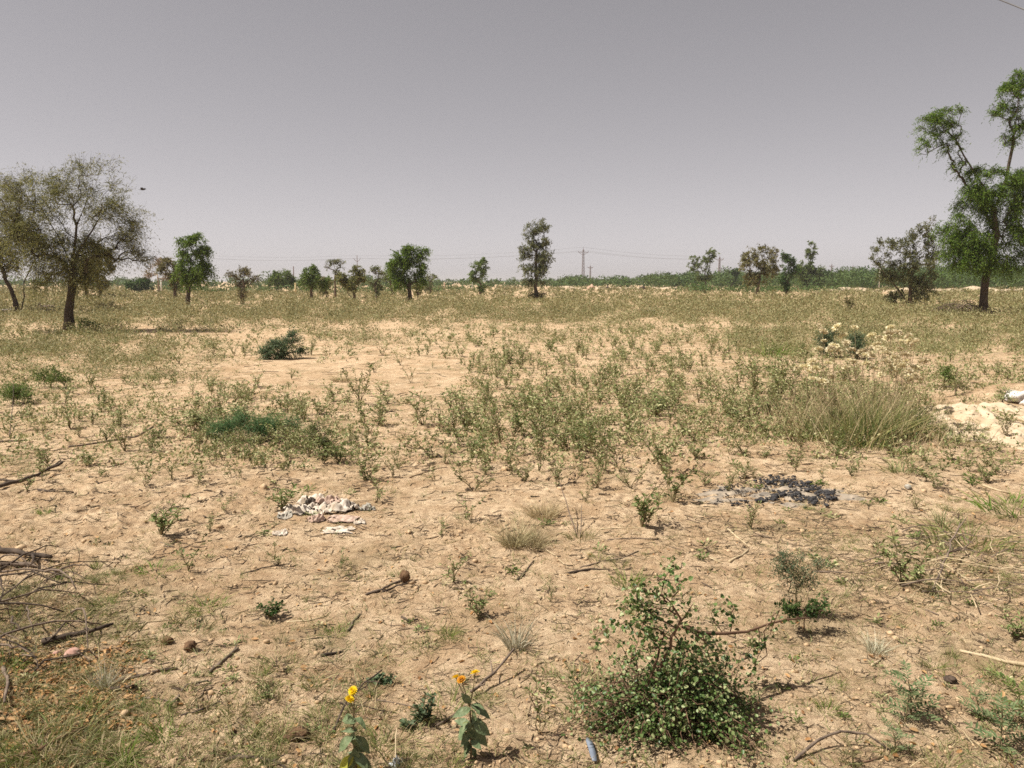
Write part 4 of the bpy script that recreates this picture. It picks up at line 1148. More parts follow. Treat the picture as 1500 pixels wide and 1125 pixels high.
for (ml, px, py, hp, mat, lab, nm, cat, h0, wd) in [
  (T_dry, 752, 800, 62, 'straw_brown', 'greyish-brown dry grass tuft below the central herb cluster', 'dry_tuft', 'grass tuft', .24, 1.0),
  (T_dry, 776, 800, 56, 'straw_brown', 'right half of the greyish-brown dry tuft by the twigs', 'dry_tuft', 'grass tuft', .24, 1.0),
  (T_dry, 796, 757, 46, 'straw', 'yellowish dry grass tuft just above the greyish-brown one', 'dry_tuft', 'grass tuft', .24, 1.0),
  (T_pale, 756, 947, 72, 'straw_grey', 'pale whitish dry tuft alone in bare sand near the middle', 'pale_tuft', 'dry tuft', .18, .8),
  (T_pale, 1282, 957, 42, 'straw_grey', 'pale dry tuft at right beside a short white stick', 'pale_tuft', 'dry tuft', .18, 1.1),
  (T_pale, 152, 1008, 52, 'straw_grey', 'silvery dry tuft among brown fallen leaves at lower left', 'pale_tuft', 'dry tuft', .18, .8),
  (T_mix, 850, 790, 30, 'grass', 'grass tuft at the foot of two bare leaning stalks', 'grass_tuft', 'grass tuft', .18, 1.0),
  (T_fresh, 65, 752, 22, 'grass_fresh', 'single fresh green tuft in sand at left below the forked log', 'grass_tuft', 'grass tuft', .18, .8),
  (T_fresh, 142, 832, 30, 'grass_fresh', 'slim green tuft in bare sand left of the low grass mat', 'grass_tuft', 'grass tuft', .18, .6),
  (T_mix, 176, 842, 24, 'grass', 'thin upright dry-green blades right of the slim green tuft', 'grass_tuft', 'grass tuft', .18, .35),
  (T_fresh, 180, 1115, 62, 'grass_fresh', 'bright green grass tuft at the bottom edge left', 'grass_tuft', 'grass tuft', .18, .9),
  (T_fresh, 240, 1078, 52, 'grass_fresh', 'green grass tuft with a broad seedling leaf above the bright one', 'grass_tuft', 'grass tuft', .18, .9),
  (T_fresh, 60, 1105, 78, 'grass', 'large yellow-green grass tuft at the bottom left corner', 'grass_tuft', 'grass tuft', .18, .9),
  (T_fresh, 105, 1088, 60, 'grass', 'yellow-green grass tuft right of the corner one', 'grass_tuft', 'grass tuft', .18, .9),
  (T_mix, 355, 1090, 62, 'grass', 'spread grass tuft left of the dug brown hollow', 'grass_tuft', 'grass tuft', .18, 1.0),
  (T_fresh, 400, 1085, 46, 'grass', 'greener grass tuft right beside the dug brown hollow', 'grass_tuft', 'grass tuft', .18, 1.1),
  (T_mix, 345, 1045, 48, 'grass', 'upright grass tuft behind the spread one at lower left', 'grass_tuft', 'grass tuft', .18, .9),
  (T_mix, 468, 1050, 36, 'grass', 'wispy grass tuft left of the flowering plant with big leaves', 'grass_tuft', 'grass tuft', .18, 1.2),
  (T_mix, 562, 1095, 50, 'grass', 'yellowish grass tuft right of the flowering plant with big leaves', 'grass_tuft', 'grass tuft', .18, 1.1),
  (T_mix, 655, 1040, 46, 'grass', 'grass tuft behind the taller yellow-flowered plant', 'grass_tuft', 'grass tuft', .18, 1.2),
  (T_fresh, 410, 975, 26, 'grass', 'low grass tuft below the plump dark green seedling', 'grass_tuft', 'grass tuft', .18, 1.4),
  (T_fresh, 458, 1008, 24, 'grass', 'low fresh tuft among sand left of the yellow flowers', 'grass_tuft', 'grass tuft', .18, 1.4),
  (T_fresh, 655, 930, 22, 'grass_fresh', 'low green tuft near the middle below the grey-green herb', 'grass_tuft', 'grass tuft', .18, 1.2),
  (T_fresh, 622, 950, 20, 'grass', 'paler low tuft left of the green one near the middle', 'grass_tuft', 'grass tuft', .18, 1.2),
  (T_fresh, 850, 998, 44, 'grass_blue', 'pale grey-green grass tuft at the left shoulder of the big round-leaved bush', 'grass_tuft', 'grass tuft', .18, 1.3),
  (T_fresh, 875, 1040, 50, 'grass_blue', 'grey-green grass under the left side of the big round-leaved bush', 'grass_tuft', 'grass tuft', .18, 1.3),
  (T_fresh, 920, 855, 32, 'grass_fresh', 'fresh green tuft above the big round-leaved bush', 'grass_tuft', 'grass tuft', .18, 1.1),
  (T_fresh, 225, 838, 20, 'grass_fresh', 'flat mat of green grass left of the upright herb', 'grass_tuft', 'grass tuft', .18, 2.0),
  (T_fresh, 305, 890, 22, 'grass_fresh', 'flat grass mat above the dug ridge at left', 'grass_tuft', 'grass tuft', .18, 1.8),
  (T_fresh, 270, 905, 20, 'grass', 'yellowing grass mat left of the flat green one', 'grass_tuft', 'grass tuft', .18, 1.6),
  (T_mix, 228, 945, 34, 'grass', 'grass tuft left of the round brown clod', 'grass_tuft', 'grass tuft', .18, .9),
  (T_fresh, 155, 886, 22, 'grass_fresh', 'low green tuft by the heap of dead branches', 'grass_tuft', 'grass tuft', .18, 1.1),
  (T_mix, 1320, 694, 38, 'grass_blue', 'grey-green grass tuft in sand below the big seeding clump', 'grass_tuft', 'grass tuft', .18, 1.1),
  (T_fresh, 1490, 748, 44, 'grass_fresh', 'rich green grass tuft at the right edge', 'grass_tuft', 'grass tuft', .18, 1.4),
  (T_mix, 1420, 800, 70, 'grass', 'tall thin yellow-green tuft left of the rich green one', 'grass_tuft', 'grass tuft', .18, .9),
  (T_mix, 1385, 770, 46, 'grass_blue', 'wispy tuft with one bare stalk at right', 'grass_tuft', 'grass tuft', .18, .8),
  (T_mix, 1130, 523, 42, 'grass_fresh', 'green grass clump left of the two blue-green shrubs', 'grass_clump', 'grass clump', .18, .8),
  (T_mix, 1145, 520, 36, 'grass_fresh', 'right neighbour of the green grass clump before the blue-green shrubs', 'grass_clump', 'grass clump', .18, .8),
  (T_dry, 500, 558, 16, 'straw', 'yellow-brown dry mat left of the tall dense herb', 'dry_tuft', 'grass tuft', .24, 2.2),
  (T_mix, 230, 555, 24, 'grass_blue', 'soft round grass tuft in the left of the field', 'grass_tuft', 'grass tuft', .18, 1.0),
]:
    tuft(ml, px, py, hp, mat, lab, nm, cat, h0, wd)

def w_tuft(x, y):
    w = .10 + .9 * band(x, -150, 210, 60) * band(y, 830, 1200, 40) + .7 * band(x, 1330, 1650, 60) * band(y, 690, 900, 40)
    w = w + .4 * band(x, -150, 700, 100) * band(y, 880, 1200, 40) + .45 * band(x, -150, 200, 60) * band(y, 560, 720, 40)
    w = w + .5 * band(x, 1100, 1400, 60) * band(y, 590, 660, 20)
    return np.clip(w, 0, 1) * (.15 + .85 * drift(x, y, 50, 31))
q = sample(180, w_tuft, -120, 1600, 620, 1150)
q = np.concatenate([q, sample(70, lambda x, y: band(x, -150, 170, 60) * band(y, 850, 1200, 30), -120, 200, 850, 1150)[:34]])
for (px, py) in q:
    tuft(T_mix if rng.uniform() < .55 else T_fresh, px, py, (py - 412) * rng.uniform(.025, .055) * (1.15 if px < 150 and py > 850 else 1), ('grass', 'grass_fresh', 'grass_blue', 'straw')[rng.choice(4, p=[.45, .2, .2, .15])], wide=rng.uniform(.7, 1.5))

# flat little weeds in the open sand
WEED_LABEL = 'tiny flat weed in the open sand'
weeds = []
for k in range(5):
    n = 9 + 3 * k; a = np.arange(n) * 2.4 + rng.uniform(0, 1, n); rr = rng.uniform(.004, .05, n)
    mb = MB(); P = np.stack([np.cos(a) * rr, np.sin(a) * rr, rng.uniform(.002, .03, n)], 1)
    leaves(mb, P, np.stack([np.cos(a), np.sin(a), rng.uniform(.1, .9, n)], 1), rng.normal(0, .35, (n, 3)) + [0, 0, 1], rng.uniform(.02, .045, n), rng.uniform(.010, .018, n), True, .25)
    segs(mb, np.zeros((n, 3)), P, .0012, .001, 3)
    weeds.append(mb.mesh('sand_weed'))
def w_weed(x, y): return np.clip(.35 + .6 * band(x, 150, 560, 60) + .6 * band(x, 1000, 1550, 80), 0, 1) * drift(x, y, 70, 91) * (1 - .9 * band(x, 560, 680, 20) * band(y, 690, 840, 20))
for (px, py) in sample(120, w_weed, -60, 1560, 650, 1110):
    p = at(px, py); me = weeds[rng.integers(0, 5)]
    mt = ('leaf_herb', 'leaf_mid', 'leaf_herb_dark')[rng.integers(0, 3)]
    k2 = bpy.data.meshes.get(me.name + mt)
    if k2 is None:
        k2 = me.copy(); k2.name = me.name + mt
    o = put('sand_weed', k2, M[mt], label=WEED_LABEL, category='weed', group='tiny weeds dotted over the open sand')
    sc = rng.uniform(.45, .95) * np.clip(p[1] / 4.5, .6, 1.5); o.location = (p[0], p[1], p[2] + .002); o.rotation_euler = (0, 0, rng.uniform(0, 6)); o.scale = (sc, sc, sc * rng.uniform(.6, 1.2))

# large seeding grass clump
base = at(1255, 645); s = mpp(base[1])
root = thing('seeding_grass', 'big green grass clump with dry stalks and cream seed heads right of centre', 'grass clump', tuple(base))
mb = MB()
for (dx, dy, n, h, sp_r) in [(-.26, 0, 170, .46, .16), (.0, -.1, 420, .60, .17), (.22, .05, 360, .74, .18), (.46, .1, 200, .58, .16), (-.05, -.3, 160, .34, .2), (-.52, .1, 90, .34, .22), (.70, -.05, 80, .34, .16)]:
    a = rng.uniform(0, 6.28, n); rr = np.sqrt(rng.uniform(0, 1, n)) * sp_r
    P = np.stack([dx + np.cos(a) * rr, dy + np.sin(a) * rr, np.full(n, -.02)], 1)
    D = np.stack([np.cos(a), np.sin(a), np.zeros(n)], 1) * rng.uniform(.05, .85, (n, 1)) + rng.normal(0, .2, (n, 3)) + [0, 0, 1]
    blades(mb, P, D, h * rng.uniform(.45, 1.1, n), .0085 * rng.uniform(.6, 1.3, n), .22 * rng.uniform(.3, 1.4, n), 4)
mb.build('green_blade', M['clump_blade'], root, kind='stuff')
mb = MB(); n = 850
P = np.stack([rng.normal(.05, .46, n), rng.normal(.22, .4, n), np.full(n, -.02)], 1)
D = rng.normal(0, .28, (n, 3)) + [0, 0, 1]
blades(mb, P, D, rng.uniform(.35, .85, n), .006, .18, 4); mb.build('dry_blade', M['straw'], root, kind='stuff')
sh = None
def seed_mesh():
    mb = MB(); n = 46
    d = randdir(n, .7); d[:, 2] = np.abs(d[:, 2]) * .7
    leaves(mb, d * .006, d, randdir(n), .034, .022); return mb.mesh('seed_head')
seedm = [seed_mesh() for _ in range(3)]
st = MB(); heads = []
hp = [(1190, 530), (1200, 512), (1207, 500), (1222, 508), (1235, 493), (1247, 513), (1262, 516), (1244, 528), (1288, 494), (1302, 488), (1305, 480), (1300, 496), (1315, 488), (1320, 500), (1330, 505), (1335, 500), (1340, 502), (1318, 511), (1298, 518),
      (1312, 524), (1298, 530), (1304, 537), (1322, 536), (1342, 540), (1340, 550), (1335, 556), (1330, 552), (1318, 538), (1250, 530), (1215, 515), (1195, 540), (1185, 545), (1213, 533), (1226, 480), (1252, 480), (1200, 478), (1206, 486), (1276, 520), (1284, 505), (1292, 512), (1325, 520), (1310, 545), (1332, 545), (1347, 556), (1240, 503), (1230, 515), (1180, 538), (1190, 555), (1205, 560), (1218, 552), (1240, 540), (1268, 534), (1280, 540), (1352, 530), (1290, 550)]
hp += [(float(rng.normal(1270, 48)), float(rng.normal(522, 24))) for _ in range(14)]
for (px, py) in hp:
    Yd = base[1] + rng.uniform(.0, 1.0)
    q = plane_pt(px, py, Yd) - base
    g = np.array([q[0] * .75 + rng.normal(.02, .1), q[1] - rng.uniform(0, .4), -.02])
    mid = (q + g) / 2 + rng.normal(0, .03, 3)
    segs(st, [g, mid], [mid, q], .0028, .0022, 3)
    heads.append(q)
st.build('stalk', M['straw'], root, kind='stuff')
for i, q in enumerate(heads):
    o = put('seed_head', seedm[i % 3], M['seed'], root); o.location = tuple(q); sc = rng.uniform(1.0, 1.8); o.scale = (sc, sc, sc * .7); o.rotation_euler = (rng.normal(0, .3), rng.normal(0, .3), rng.uniform(0, 6))

# ------------------------------------------------------------------ big round-leaved bush in front
base = at(985, 1062); s = mpp(base[1])
root = thing('thorn_bush', 'large round-leaved green bush in the right foreground with one tall open shoot', 'bush', tuple(base))
stm = MB(); LP, LD, LN, LL = [], [], [], []
def twig(pts, r0, r1, nl, spread=.012, ll=.016):
    pts = np.array(pts)
    n = max(4, int(np.linalg.norm(np.diff(pts, axis=0), axis=1).sum() / .03)); t = np.linspace(0, len(pts) - 1, n); i = np.minimum(t.astype(int), len(pts) - 2); f = (t - i)[:, None]
    q = pts[i] * (1 - f) + pts[i + 1] * f; q[1:-1] += rng.normal(0, .006, (n - 2, 3))
    tube(stm, q, np.linspace(r0, r1, n), 5)
    t = rng.uniform(.25, 1, nl) * (n - 1); i = np.minimum(t.astype(int), n - 2); f = (t - i)[:, None]
    p = q[i] * (1 - f) + q[i + 1] * f + rng.normal(0, spread, (nl, 3))
    LP.append(p); LD.append(randdir(nl, .1)); nn = rng.normal(0, .6, (nl, 3)); nn[:, 2] += .8; LN.append(nn); LL.append(ll * rng.uniform(.6, 1.35, nl))
    return q
def bp(px, py, dy=0.0):
    q = plane_pt(px, py, base[1] + dy) - base; return q
# low dense mass: arching twigs out of the foot
for k in range(150):
    px = rng.normal(982, 78) if k % 3 else rng.uniform(840, 1125); py = 1062 + rng.uniform(-80, 44)
    dy = (1050 - py) * s * .9 + rng.normal(0, .06)
    e = bp(np.clip(px, 845, 1120), py, dy); e[2] = max(e[2], .02)
    lim = .15 * max(.3, 1 - ((e[0] + .02) / .45) ** 2) * (1 + 1.5 * noise(e[0] * 8, e[1] * 8, 77)) + .04
    e[2] = min(e[2], max(.03, lim * rng.uniform(.5, 1.1)))
    st0 = np.array([rng.normal(0, .05), rng.normal(0, .05), 0.])
    mid = st0 * .4 + e * .55 + [0, 0, abs(e[2]) * .45 + .05] + rng.normal(0, .02, 3)
    twig([st0, mid, e], .0028, .0011, int(rng.uniform(6, 60) * (1 - .6 * min(1, abs(e[0]) / .5))), .022, .0135)
    for b in range(2):
        e2 = mid * .5 + e * .5 + rng.normal(0, .09, 3); e2[2] = max(.015, e2[2]); twig([mid, e2], .0016, .001, int(rng.uniform(4, 30)), .02, .0135)
# tall shoot and side shoots, after the photograph
main = twig([bp(960, 1010, .02), bp(966, 985), bp(978, 950), bp(990, 925), (bp(998, 910)), bp(985, 885), bp(968, 872), bp(955, 866)], .0065, .003, 60, .018)
main2 = twig([bp(948, 1012, .0), bp(958, 978), bp(968, 945), bp(972, 925)], .006, .003, 30, .02)
for (pts_, nl) in [([(985, 885), (965, 862), (978, 838), (990, 828)], 38), ([(970, 872), (950, 862), (928, 858)], 34), ([(990, 900), (960, 890), (925, 880), (910, 898)], 52), ([(990, 920), (955, 900), (930, 872)], 60), ([(985, 935), (945, 915), (905, 910), (868, 938)], 60),
                   ([(1000, 912), (1020, 930), (1045, 945), (1070, 968)], 56), ([(1020, 930), (1050, 955), (1058, 975)], 40), ([(985, 875), (992, 862), (1000, 850)], 18), ([(972, 950), (940, 950), (928, 965)], 30), ([(980, 945), (1005, 950), (1025, 972)], 44), ([(998, 910), (1010, 895), (1015, 885)], 14),
                   ([(968, 965), (990, 975), (1002, 992)], 36), ([(975, 940), (958, 938), (948, 925)], 34), ([(985, 930), (1000, 945), (998, 965)], 40), ([(960, 895), (945, 905), (935, 930)], 30)]:
    j = rng.normal(0, .05)
    twig([bp(x, y, j * i) for i, (x, y) in enumerate(pts_)], .003, .0012, int(nl * 1.6), .018, .0165)
stm.build('branch', M['stem_red'], root, kind='stuff')
lf = MB(); P, D, N_, L = map(np.concatenate, (LP, LD, LN, LL))
leaves(lf, P, D, N_, L, L * .85, True, .22)
lf.build('foliage', M['leaf_bush'], root, kind='stuff')
# long reddish runner branch to the right
g0, g1 = at(1003, 975), at(1190, 915)
root2 = thing('thorn_branch', 'long reddish thorny branch reaching right from the big round-leaved bush', 'branch', tuple((g0 + g1) / 2))
stm = MB(); LP, LD, LN, LL = [], [], [], []
c0 = np.array(root2.location)
def bq(px, py, Y, ): return plane_pt(px, py, Y) - c0
Ya = base[1] + .05; Yb = Ya + .33
P_ = [(1000, 918), (1030, 928), (1062, 928), (1095, 925), (1125, 914), (1150, 908), (1185, 905)]
ys = np.linspace(Ya, Yb, len(P_))
pp = [bq(x, y, yy) for (x, y), yy in zip(P_, ys)]
tube(stm, pp, np.linspace(.0075, .0035, len(pp)), 6, True, .08)
for k in range(30):
    i = rng.integers(0, len(pp) - 1); a = pp[i] + (pp[i + 1] - pp[i]) * rng.uniform(); d = randdir(1, .3)[0]
    segs(stm, [a], [a + d * .022], .0018, .0003, 3)
stm_keep = stm
for (pts_, nl) in [([(1125, 914), (1120, 940), (1105, 975)], 26), ([(1110, 918), (1115, 945), (1090, 965)], 22), ([(1130, 912), (1138, 895), (1128, 930)], 16), ([(1070, 925), (1075, 905), (1062, 895)], 18), ([(1060, 930), (1040, 905), (1065, 880)], 16), ([(1120, 940), (1118, 965), (1100, 985)], 14), ([(1070, 900), (1075, 885), (1065, 876)], 10)]:
    twig([bq(x, y, Ya + .2) for (x, y) in pts_], .0025, .0012, nl, .014, .02)
stm.build('branch', M['stem_red'], root2)
lf = MB(); P, D, N_, L = map(np.concatenate, (LP, LD, LN, LL)); leaves(lf, P, D, N_, L, L * .8, True, .22); lf.build('foliage', M['leaf_bush'], root2, kind='stuff')

# small shrub right of the big bush with leafy foot
tree('small_shrub', 'small bushy shrub on thin bare stems right of the big round-leaved bush', 'shrub',
     [(1168, 905), (1166, 885), (1166, 870)], [(1165, 842, 26, 16, 1.0), (1150, 832, 12, 14, .7), (1190, 828, 14, 9, .8), (1160, 820, 16, 10, .8), (1205, 832, 12, 4, .8), (1158, 860, 16, 10, .9), (1180, 852, 16, 10, .7)],
     leaf='leaf_blue', bark='stem', r0=.006, cover=1.0, droop=.1, spray=.07, lw=.3, leafk=.0045, dens=1.0, stems=[[(1155, 885, .05), (1150, 865, .05)], [(1172, 885, -.04), (1178, 862, -.05)]], bare=.3, minr=.0012)
tree('low_shrub', 'low plant with green and brown leaves at the foot of the small bushy shrub', 'shrub',
     [(1178, 928), (1178, 925), (1178, 922)], [(1175, 922, 26, 8, .9), (1194, 925, 16, 6, 1.0), (1160, 921, 16, 7, .8)],
     leaf='leaf_dark', bark='stem_red', r0=.004, cover=1.2, droop=.1, spray=.06, lw=.6, leafk=.006, bare=.8, minr=.001)

# ------------------------------------------------------------------ seedlings with feathered leaves at lower right
def pinnate(px, py, hpx, label, mat='leaf_seedling', nfr=9, name='feathered_seedling'):
    b = at(px, py); s = mpp(b[1]); h = hpx * s
    root = thing(name, label, 'seedling', tuple(b))
    st = MB()
    n = 7; t = np.linspace(0, 1, n); stem = np.stack([rng.normal(0, .01) * t + .03 * h * np.sin(t * 3), .02 * t * h, h * .8 * t - .01], 1)
    tube(st, stem, np.linspace(.0035, .0018, n), 5); st.build('stem', M['stem'], root)
    for k in range(nfr):
        j = 1 + (k * (n - 1)) // nfr; a = k * 2.4 + rng.uniform(-.3, .3)
        o = stem[j]; L = h * rng.uniform(.38, .55); lf = MB()
        d = np.array([math.cos(a), math.sin(a), .55 + .35 * j / n]); d /= np.linalg.norm(d)
        tt = np.linspace(0, 1, 7); q = o + d * L * tt[:, None]; q[:, 2] -= L * .28 * tt ** 2
        segs(lf, q[:-1], q[1:], .0011, .0009, 3)
        side = unit(np.cross(d, [0, 0, 1.])[None])[0]
        P, D = [], []
        for i in range(1, 7):
            for sg in (-1, 1): P.append(q[i]); D.append(side * sg + d * .55 + [0, 0, .15])
        P.append(q[-1]); D.append(d)
        leaves(lf, np.array(P), np.array(D) + rng.normal(0, .1, (13, 3)), np.array([[0, 0, 1.]] * 13) + rng.normal(0, .2, (13, 3)), L * .30, L * .085, True, .2)
        lf.build('frond', M[mat], root)
    return root
pinnate(1335, 1052, 84, 'feathery-leaved grey-green seedling in smooth sand at lower right', nfr=13)
pinnate(1325, 1058, 50, 'shorter leafy shoot at the foot of the feathery-leaved seedling', nfr=9)
pinnate(1462, 1100, 92, 'large feathery-leaved seedling in the bottom right corner', nfr=14)
pinnate(1490, 1062, 80, 'darker green seedling right behind the large feathery-leaved one', 'leaf_mid', nfr=10)
pinnate(1437, 1052, 60, 'pale feathery seedling left of the large one in the bottom right corner', nfr=9)
pinnate(1312, 1102, 52, 'small leafy seedling at the end of the bent twig', nfr=8)
pinnate(1249, 1124, 42, 'drying brown-green seedling below the bent twig', 'leaf_brown', nfr=7)

# plump dark green seedling at left
def plump(px, py, hpx, wpx, label, mat='leaf_dark', nst=9):
    b = at(px, py); s = mpp(b[1])
    root = thing('fleshy_herb', label, 'herb', tuple(b))
    st, lf = herb_arrays(h=hpx * s, nst=nst, spread=wpx * s / 2, ll=.024, lw=.6, nl=8, branch=1)
    st.build('stem', M['stem'], root); lf.build('foliage', M[mat], root, kind='stuff')
plump(396, 906, 36, 68, 'plump dark green herb in bare sand at left above the scattered sticks')
plump(628, 1058, 46, 44, 'low blue-green weed left of the taller yellow-flowered plant', 'leaf_blue', 8)
plump(600, 1062, 14, 60, 'flat creeping weed left of the low blue-green weed', 'leaf_blue', 7)
plump(565, 1000, 12, 70, 'flat thin creeping weed above the flowering plant with big leaves', 'leaf_blue', 7)

# ------------------------------------------------------------------ yellow-flowered plants
def leaf_mesh(nm):
    mb = MB(); n = 7; t = np.linspace(0, 1, n); w = np.array([.04, .30, .46, .48, .38, .2, .0]); V = []
    for i in range(n):
        z = -.25 * t[i] ** 2
        V += [(t[i], -w[i] * .55 * 1.0, z + w[i] * .16 + .02 * math.sin(i * 2.2)), (t[i], 0, z), (t[i], w[i] * .55, z + w[i] * .16 - .02 * math.sin(i * 2.2))]
    f = []
    for i in range(n - 1):
        a = i * 3; f += [(a, a + 3, a + 4, a + 1), (a + 1, a + 4, a + 5, a + 2)]
    mb.add(V, f); return mb.mesh(nm, True)
LM = leaf_mesh('leaf'); LM.materials.append(barkmat('mottled_leaf', (.085, .125, .055), (.19, .225, .12), 3.5, .3, .55))
LY = LM.copy(); LY.materials.clear(); LY.materials.append(M['leaf_yellow'])
def flower_mesh(mat):
    mb = MB()
    for ring, (n, L, up) in enumerate([(16, .019, .25), (14, .016, .6), (12, .011, 1.2), (8, .006, 2.5)]):
        a = np.arange(n) * 2 * math.pi / n + ring * .2
        D = np.stack([np.cos(a), np.sin(a), np.full(n, up)], 1)
        leaves(mb, np.stack([np.cos(a), np.sin(a), np.zeros(n)], 1) * .002 + [0, 0, .002 * ring], D, np.stack([-np.cos(a), -np.sin(a), np.ones(n)], 1), L, .0065, True, .1)
    me = mb.mesh('flower'); me.materials.append(mat); return me
FL, FO = flower_mesh(M['petal']), flower_mesh(M['petal_old'])
def flowering(base_px, stem_px, leaves_px, flowers_px, label):
    b = at(*base_px); s = mpp(b[1]); root = thing('yellow_flower_plant', label, 'flowering plant', tuple(b))
    st = MB(); sp = [np.zeros(3) - [0, 0, .01]] + [plane_pt(x, y, b[1]) - b for (x, y) in stem_px]
    tube(st, sp, np.linspace(.0045, .003, len(sp)), 6)
    for (x, y, dy, old) in flowers_px:
        q = plane_pt(x, y, b[1] + dy) - b
        m = (sp[-1] + q) / 2 + rng.normal(0, .004, 3)
        tube(st, [sp[-1], m, q], [.0025, .002, .002], 5)
        o = put('flower', FO if old else FL, None, root); o.location = tuple(q); o.rotation_euler = (rng.uniform(-.2, .7), rng.normal(0, .3), rng.uniform(0, 6)); o.scale = (.88,) * 3
    st.build('stem', M['stem'], root)
    top, bot = min(p[1] for p in leaves_px), max(p[1] for p in leaves_px)
    leaves_px = list(leaves_px) + [(base_px[0] + rng.uniform(-3, 3), rng.uniform(top, bot), rng.choice([-1, 1]) * rng.uniform(8, 26), rng.uniform(-8, 24), rng.uniform(14, 26), 0) for _ in range(9)]
    for (x, y, dx, dyy, sz, yel) in leaves_px:      # foot of the leaf, where its tip points, its length
        o = put('leaf', LY if yel else LM, None, root)
        q = plane_pt(x, y, b[1] - rng.uniform(-.01, .015)) - b; o.location = tuple(q)
        v = Vector((dx * s, rng.uniform(-.5, .15) * sz * s, -dyy * s)); zz = Vector((rng.normal(0, .35), -.55 + rng.normal(0, .3), .8))
        xx = v.normalized(); yy = zz.cross(xx).normalized(); zz = xx.cross(yy)
        from mathutils import Matrix
        o.rotation_mode = 'QUATERNION'; o.rotation_quaternion = Matrix((xx, yy, zz)).transposed().to_quaternion()
        k = sz * s * 1.0; o.scale = (k, k * rng.uniform(.75, 1.1), k * rng.uniform(.6, 2.2))
        if yel: o['label'] = 'yellowing leaf'
flowering((690, 1112), [(690, 1090), (690, 1060), (688, 1035)],
          [(690, 1037, -28, 6, 32, 0), (690, 1035, 28, 14, 38, 0), (689, 1030, -10, -16, 24, 0), (690, 1040, 4, 10, 26, 0), (690, 1062, -22, -6, 28, 0), (690, 1058, 22, 8, 32, 0), (692, 1050, 4, 32, 40, 0), (688, 1060, -26, 26, 36, 0), (692, 1065, 24, 26, 38, 0), (690, 1060, -16, 8, 24, 1), (690, 1075, -14, 10, 24, 0), (692, 1088, -12, 12, 24, 0), (690, 1095, 10, 14, 18, 0), (689, 1098, -10, 8, 18, 0), (693, 1058, 30, 18, 34, 0)],
          [(696, 986, .03, 0), (676, 996, .0, 1), (668, 993, .02, 0)], 'taller yellow-flowered plant with three flower heads near the bottom centre')
flowering((522, 1135), [(520, 1105), (518, 1085), (518, 1055)],
          [(518, 1052, -18, 2, 24, 0), (519, 1052, 16, 4, 24, 0), (518, 1062, -4, -10, 20, 0), (517, 1078, -24, 20, 36, 0), (519, 1078, 26, 22, 38, 0), (518, 1072, 2, 26, 32, 0), (518, 1095, 0, 30, 40, 0), (518, 1105, -22, 20, 32, 1), (519, 1102, 24, 16, 34, 0), (522, 1110, 26, 14, 32, 0), (516, 1115, -20, 14, 26, 0), (520, 1112, 8, 22, 28, 1)],
          [(517, 1012, .03, 0), (512, 1025, .01, 0)], 'yellow-flowered plant with big broad leaves cut by the bottom edge')

# ------------------------------------------------------------------ sticks and logs
def stick(pts, rpx, label, mat='dead', name='fallen_stick', cat='stick', forks=0, lift=0.0, k=7, ends=(1, .6)):
    g = [at(x, y) for (x, y) in pts]; b = g[0].copy(); s = mpp(b[1]); r = rpx * s / 2
    q = []
    for i in range(len(g) - 1):
        L = np.linalg.norm(g[i + 1] - g[i]); m = max(2, int(L / .06))
        for a in range(m): q.append(g[i] + (g[i + 1] - g[i]) * a / m)
    q.append(g[-1]); q = np.array(q); n = len(q)
    z = height(q[:, 0], q[:, 1]); zs = z.copy()
    for _ in range(3): zs[1:-1] = np.maximum(z[1:-1] * .6 + .2 * zs[:-2] + .2 * zs[2:], (zs[:-2] + zs[2:]) / 2 * .7 + z[1:-1] * .3)
    q[:, 2] = zs + r * .75 + (np.linspace(0, 1, n) * lift if np.isscalar(lift) else np.interp(np.linspace(0, 1, n), np.linspace(0, 1, len(lift)), lift))
    q[1:-1, :2] += rng.normal(0, r * .5, (n - 2, 2))
    mb = MB(); tube(mb, q - b, r * np.linspace(ends[0], ends[1], n) * (1 + .12 * rng.normal(0, 1, n)), k, True, .08)
    for f in range(forks):
        i = rng.integers(1, n - 1); d = unit(rng.normal(0, 1, 3)); d[2] = abs(d[2]) * .25; d = unit(d + unit(q[min(n - 1, i + 1)] - q[i]) * .7)
        L = np.linalg.norm(q[-1] - q[0]) * rng.uniform(.15, .35); m = q[i] + d * L * .5; m[2] = max(float(height(m[0], m[1])) + r * .4, m[2]); e = m + unit(d + rng.normal(0, .3, 3)) * L * .5; e[2] = max(float(height(e[0], e[1])) + r * .4, e[2] * .6 + .4 * m[2])
        tube(mb, np.array([q[i], m, e]) - b, [r * .55, r * .45, r * .25], 5)
    o = mb.build(name, M[mat], smooth=True, label=label, category=cat); o.location = tuple(b)
    return o
S = stick
S([(-30, 722), (20, 712), (55, 702), (92, 692)], 7, 'dark curved log at the left edge with a raised right tip', 'dead_dark', 'fallen_log', 'log', 1, (0, .02, .03, .09), 8)
S([(-20, 700), (20, 704), (50, 706)], 3, 'thin dark branch under the curved log at left', 'dead_dark')
S([(55, 718), (85, 720), (108, 722)], 3, 'short dark stick right below the curved log', 'dead_dark')
S([(-25, 800), (15, 812), (45, 820), (76, 824)], 9, 'dark log with pale wood at the left edge below the curved log', 'dead_dark', 'fallen_log', 'log', 1, 0.02, 8)
S([(-20, 832), (20, 828), (52, 832)], 9, 'pale split log in front of the dark log at left', 'dead', 'fallen_log', 'log', 0, 0, 8)
S([(62, 943), (100, 938), (135, 932), (167, 925)], 9, 'dark stout log above the pink stone at lower left', 'dead_dark', 'fallen_log', 'log', 1, .03, 9)
S([(100, 655), (150, 648), (200, 640), (225, 625)], 3, 'long thin grey stick lying in sand at left', 'dead')
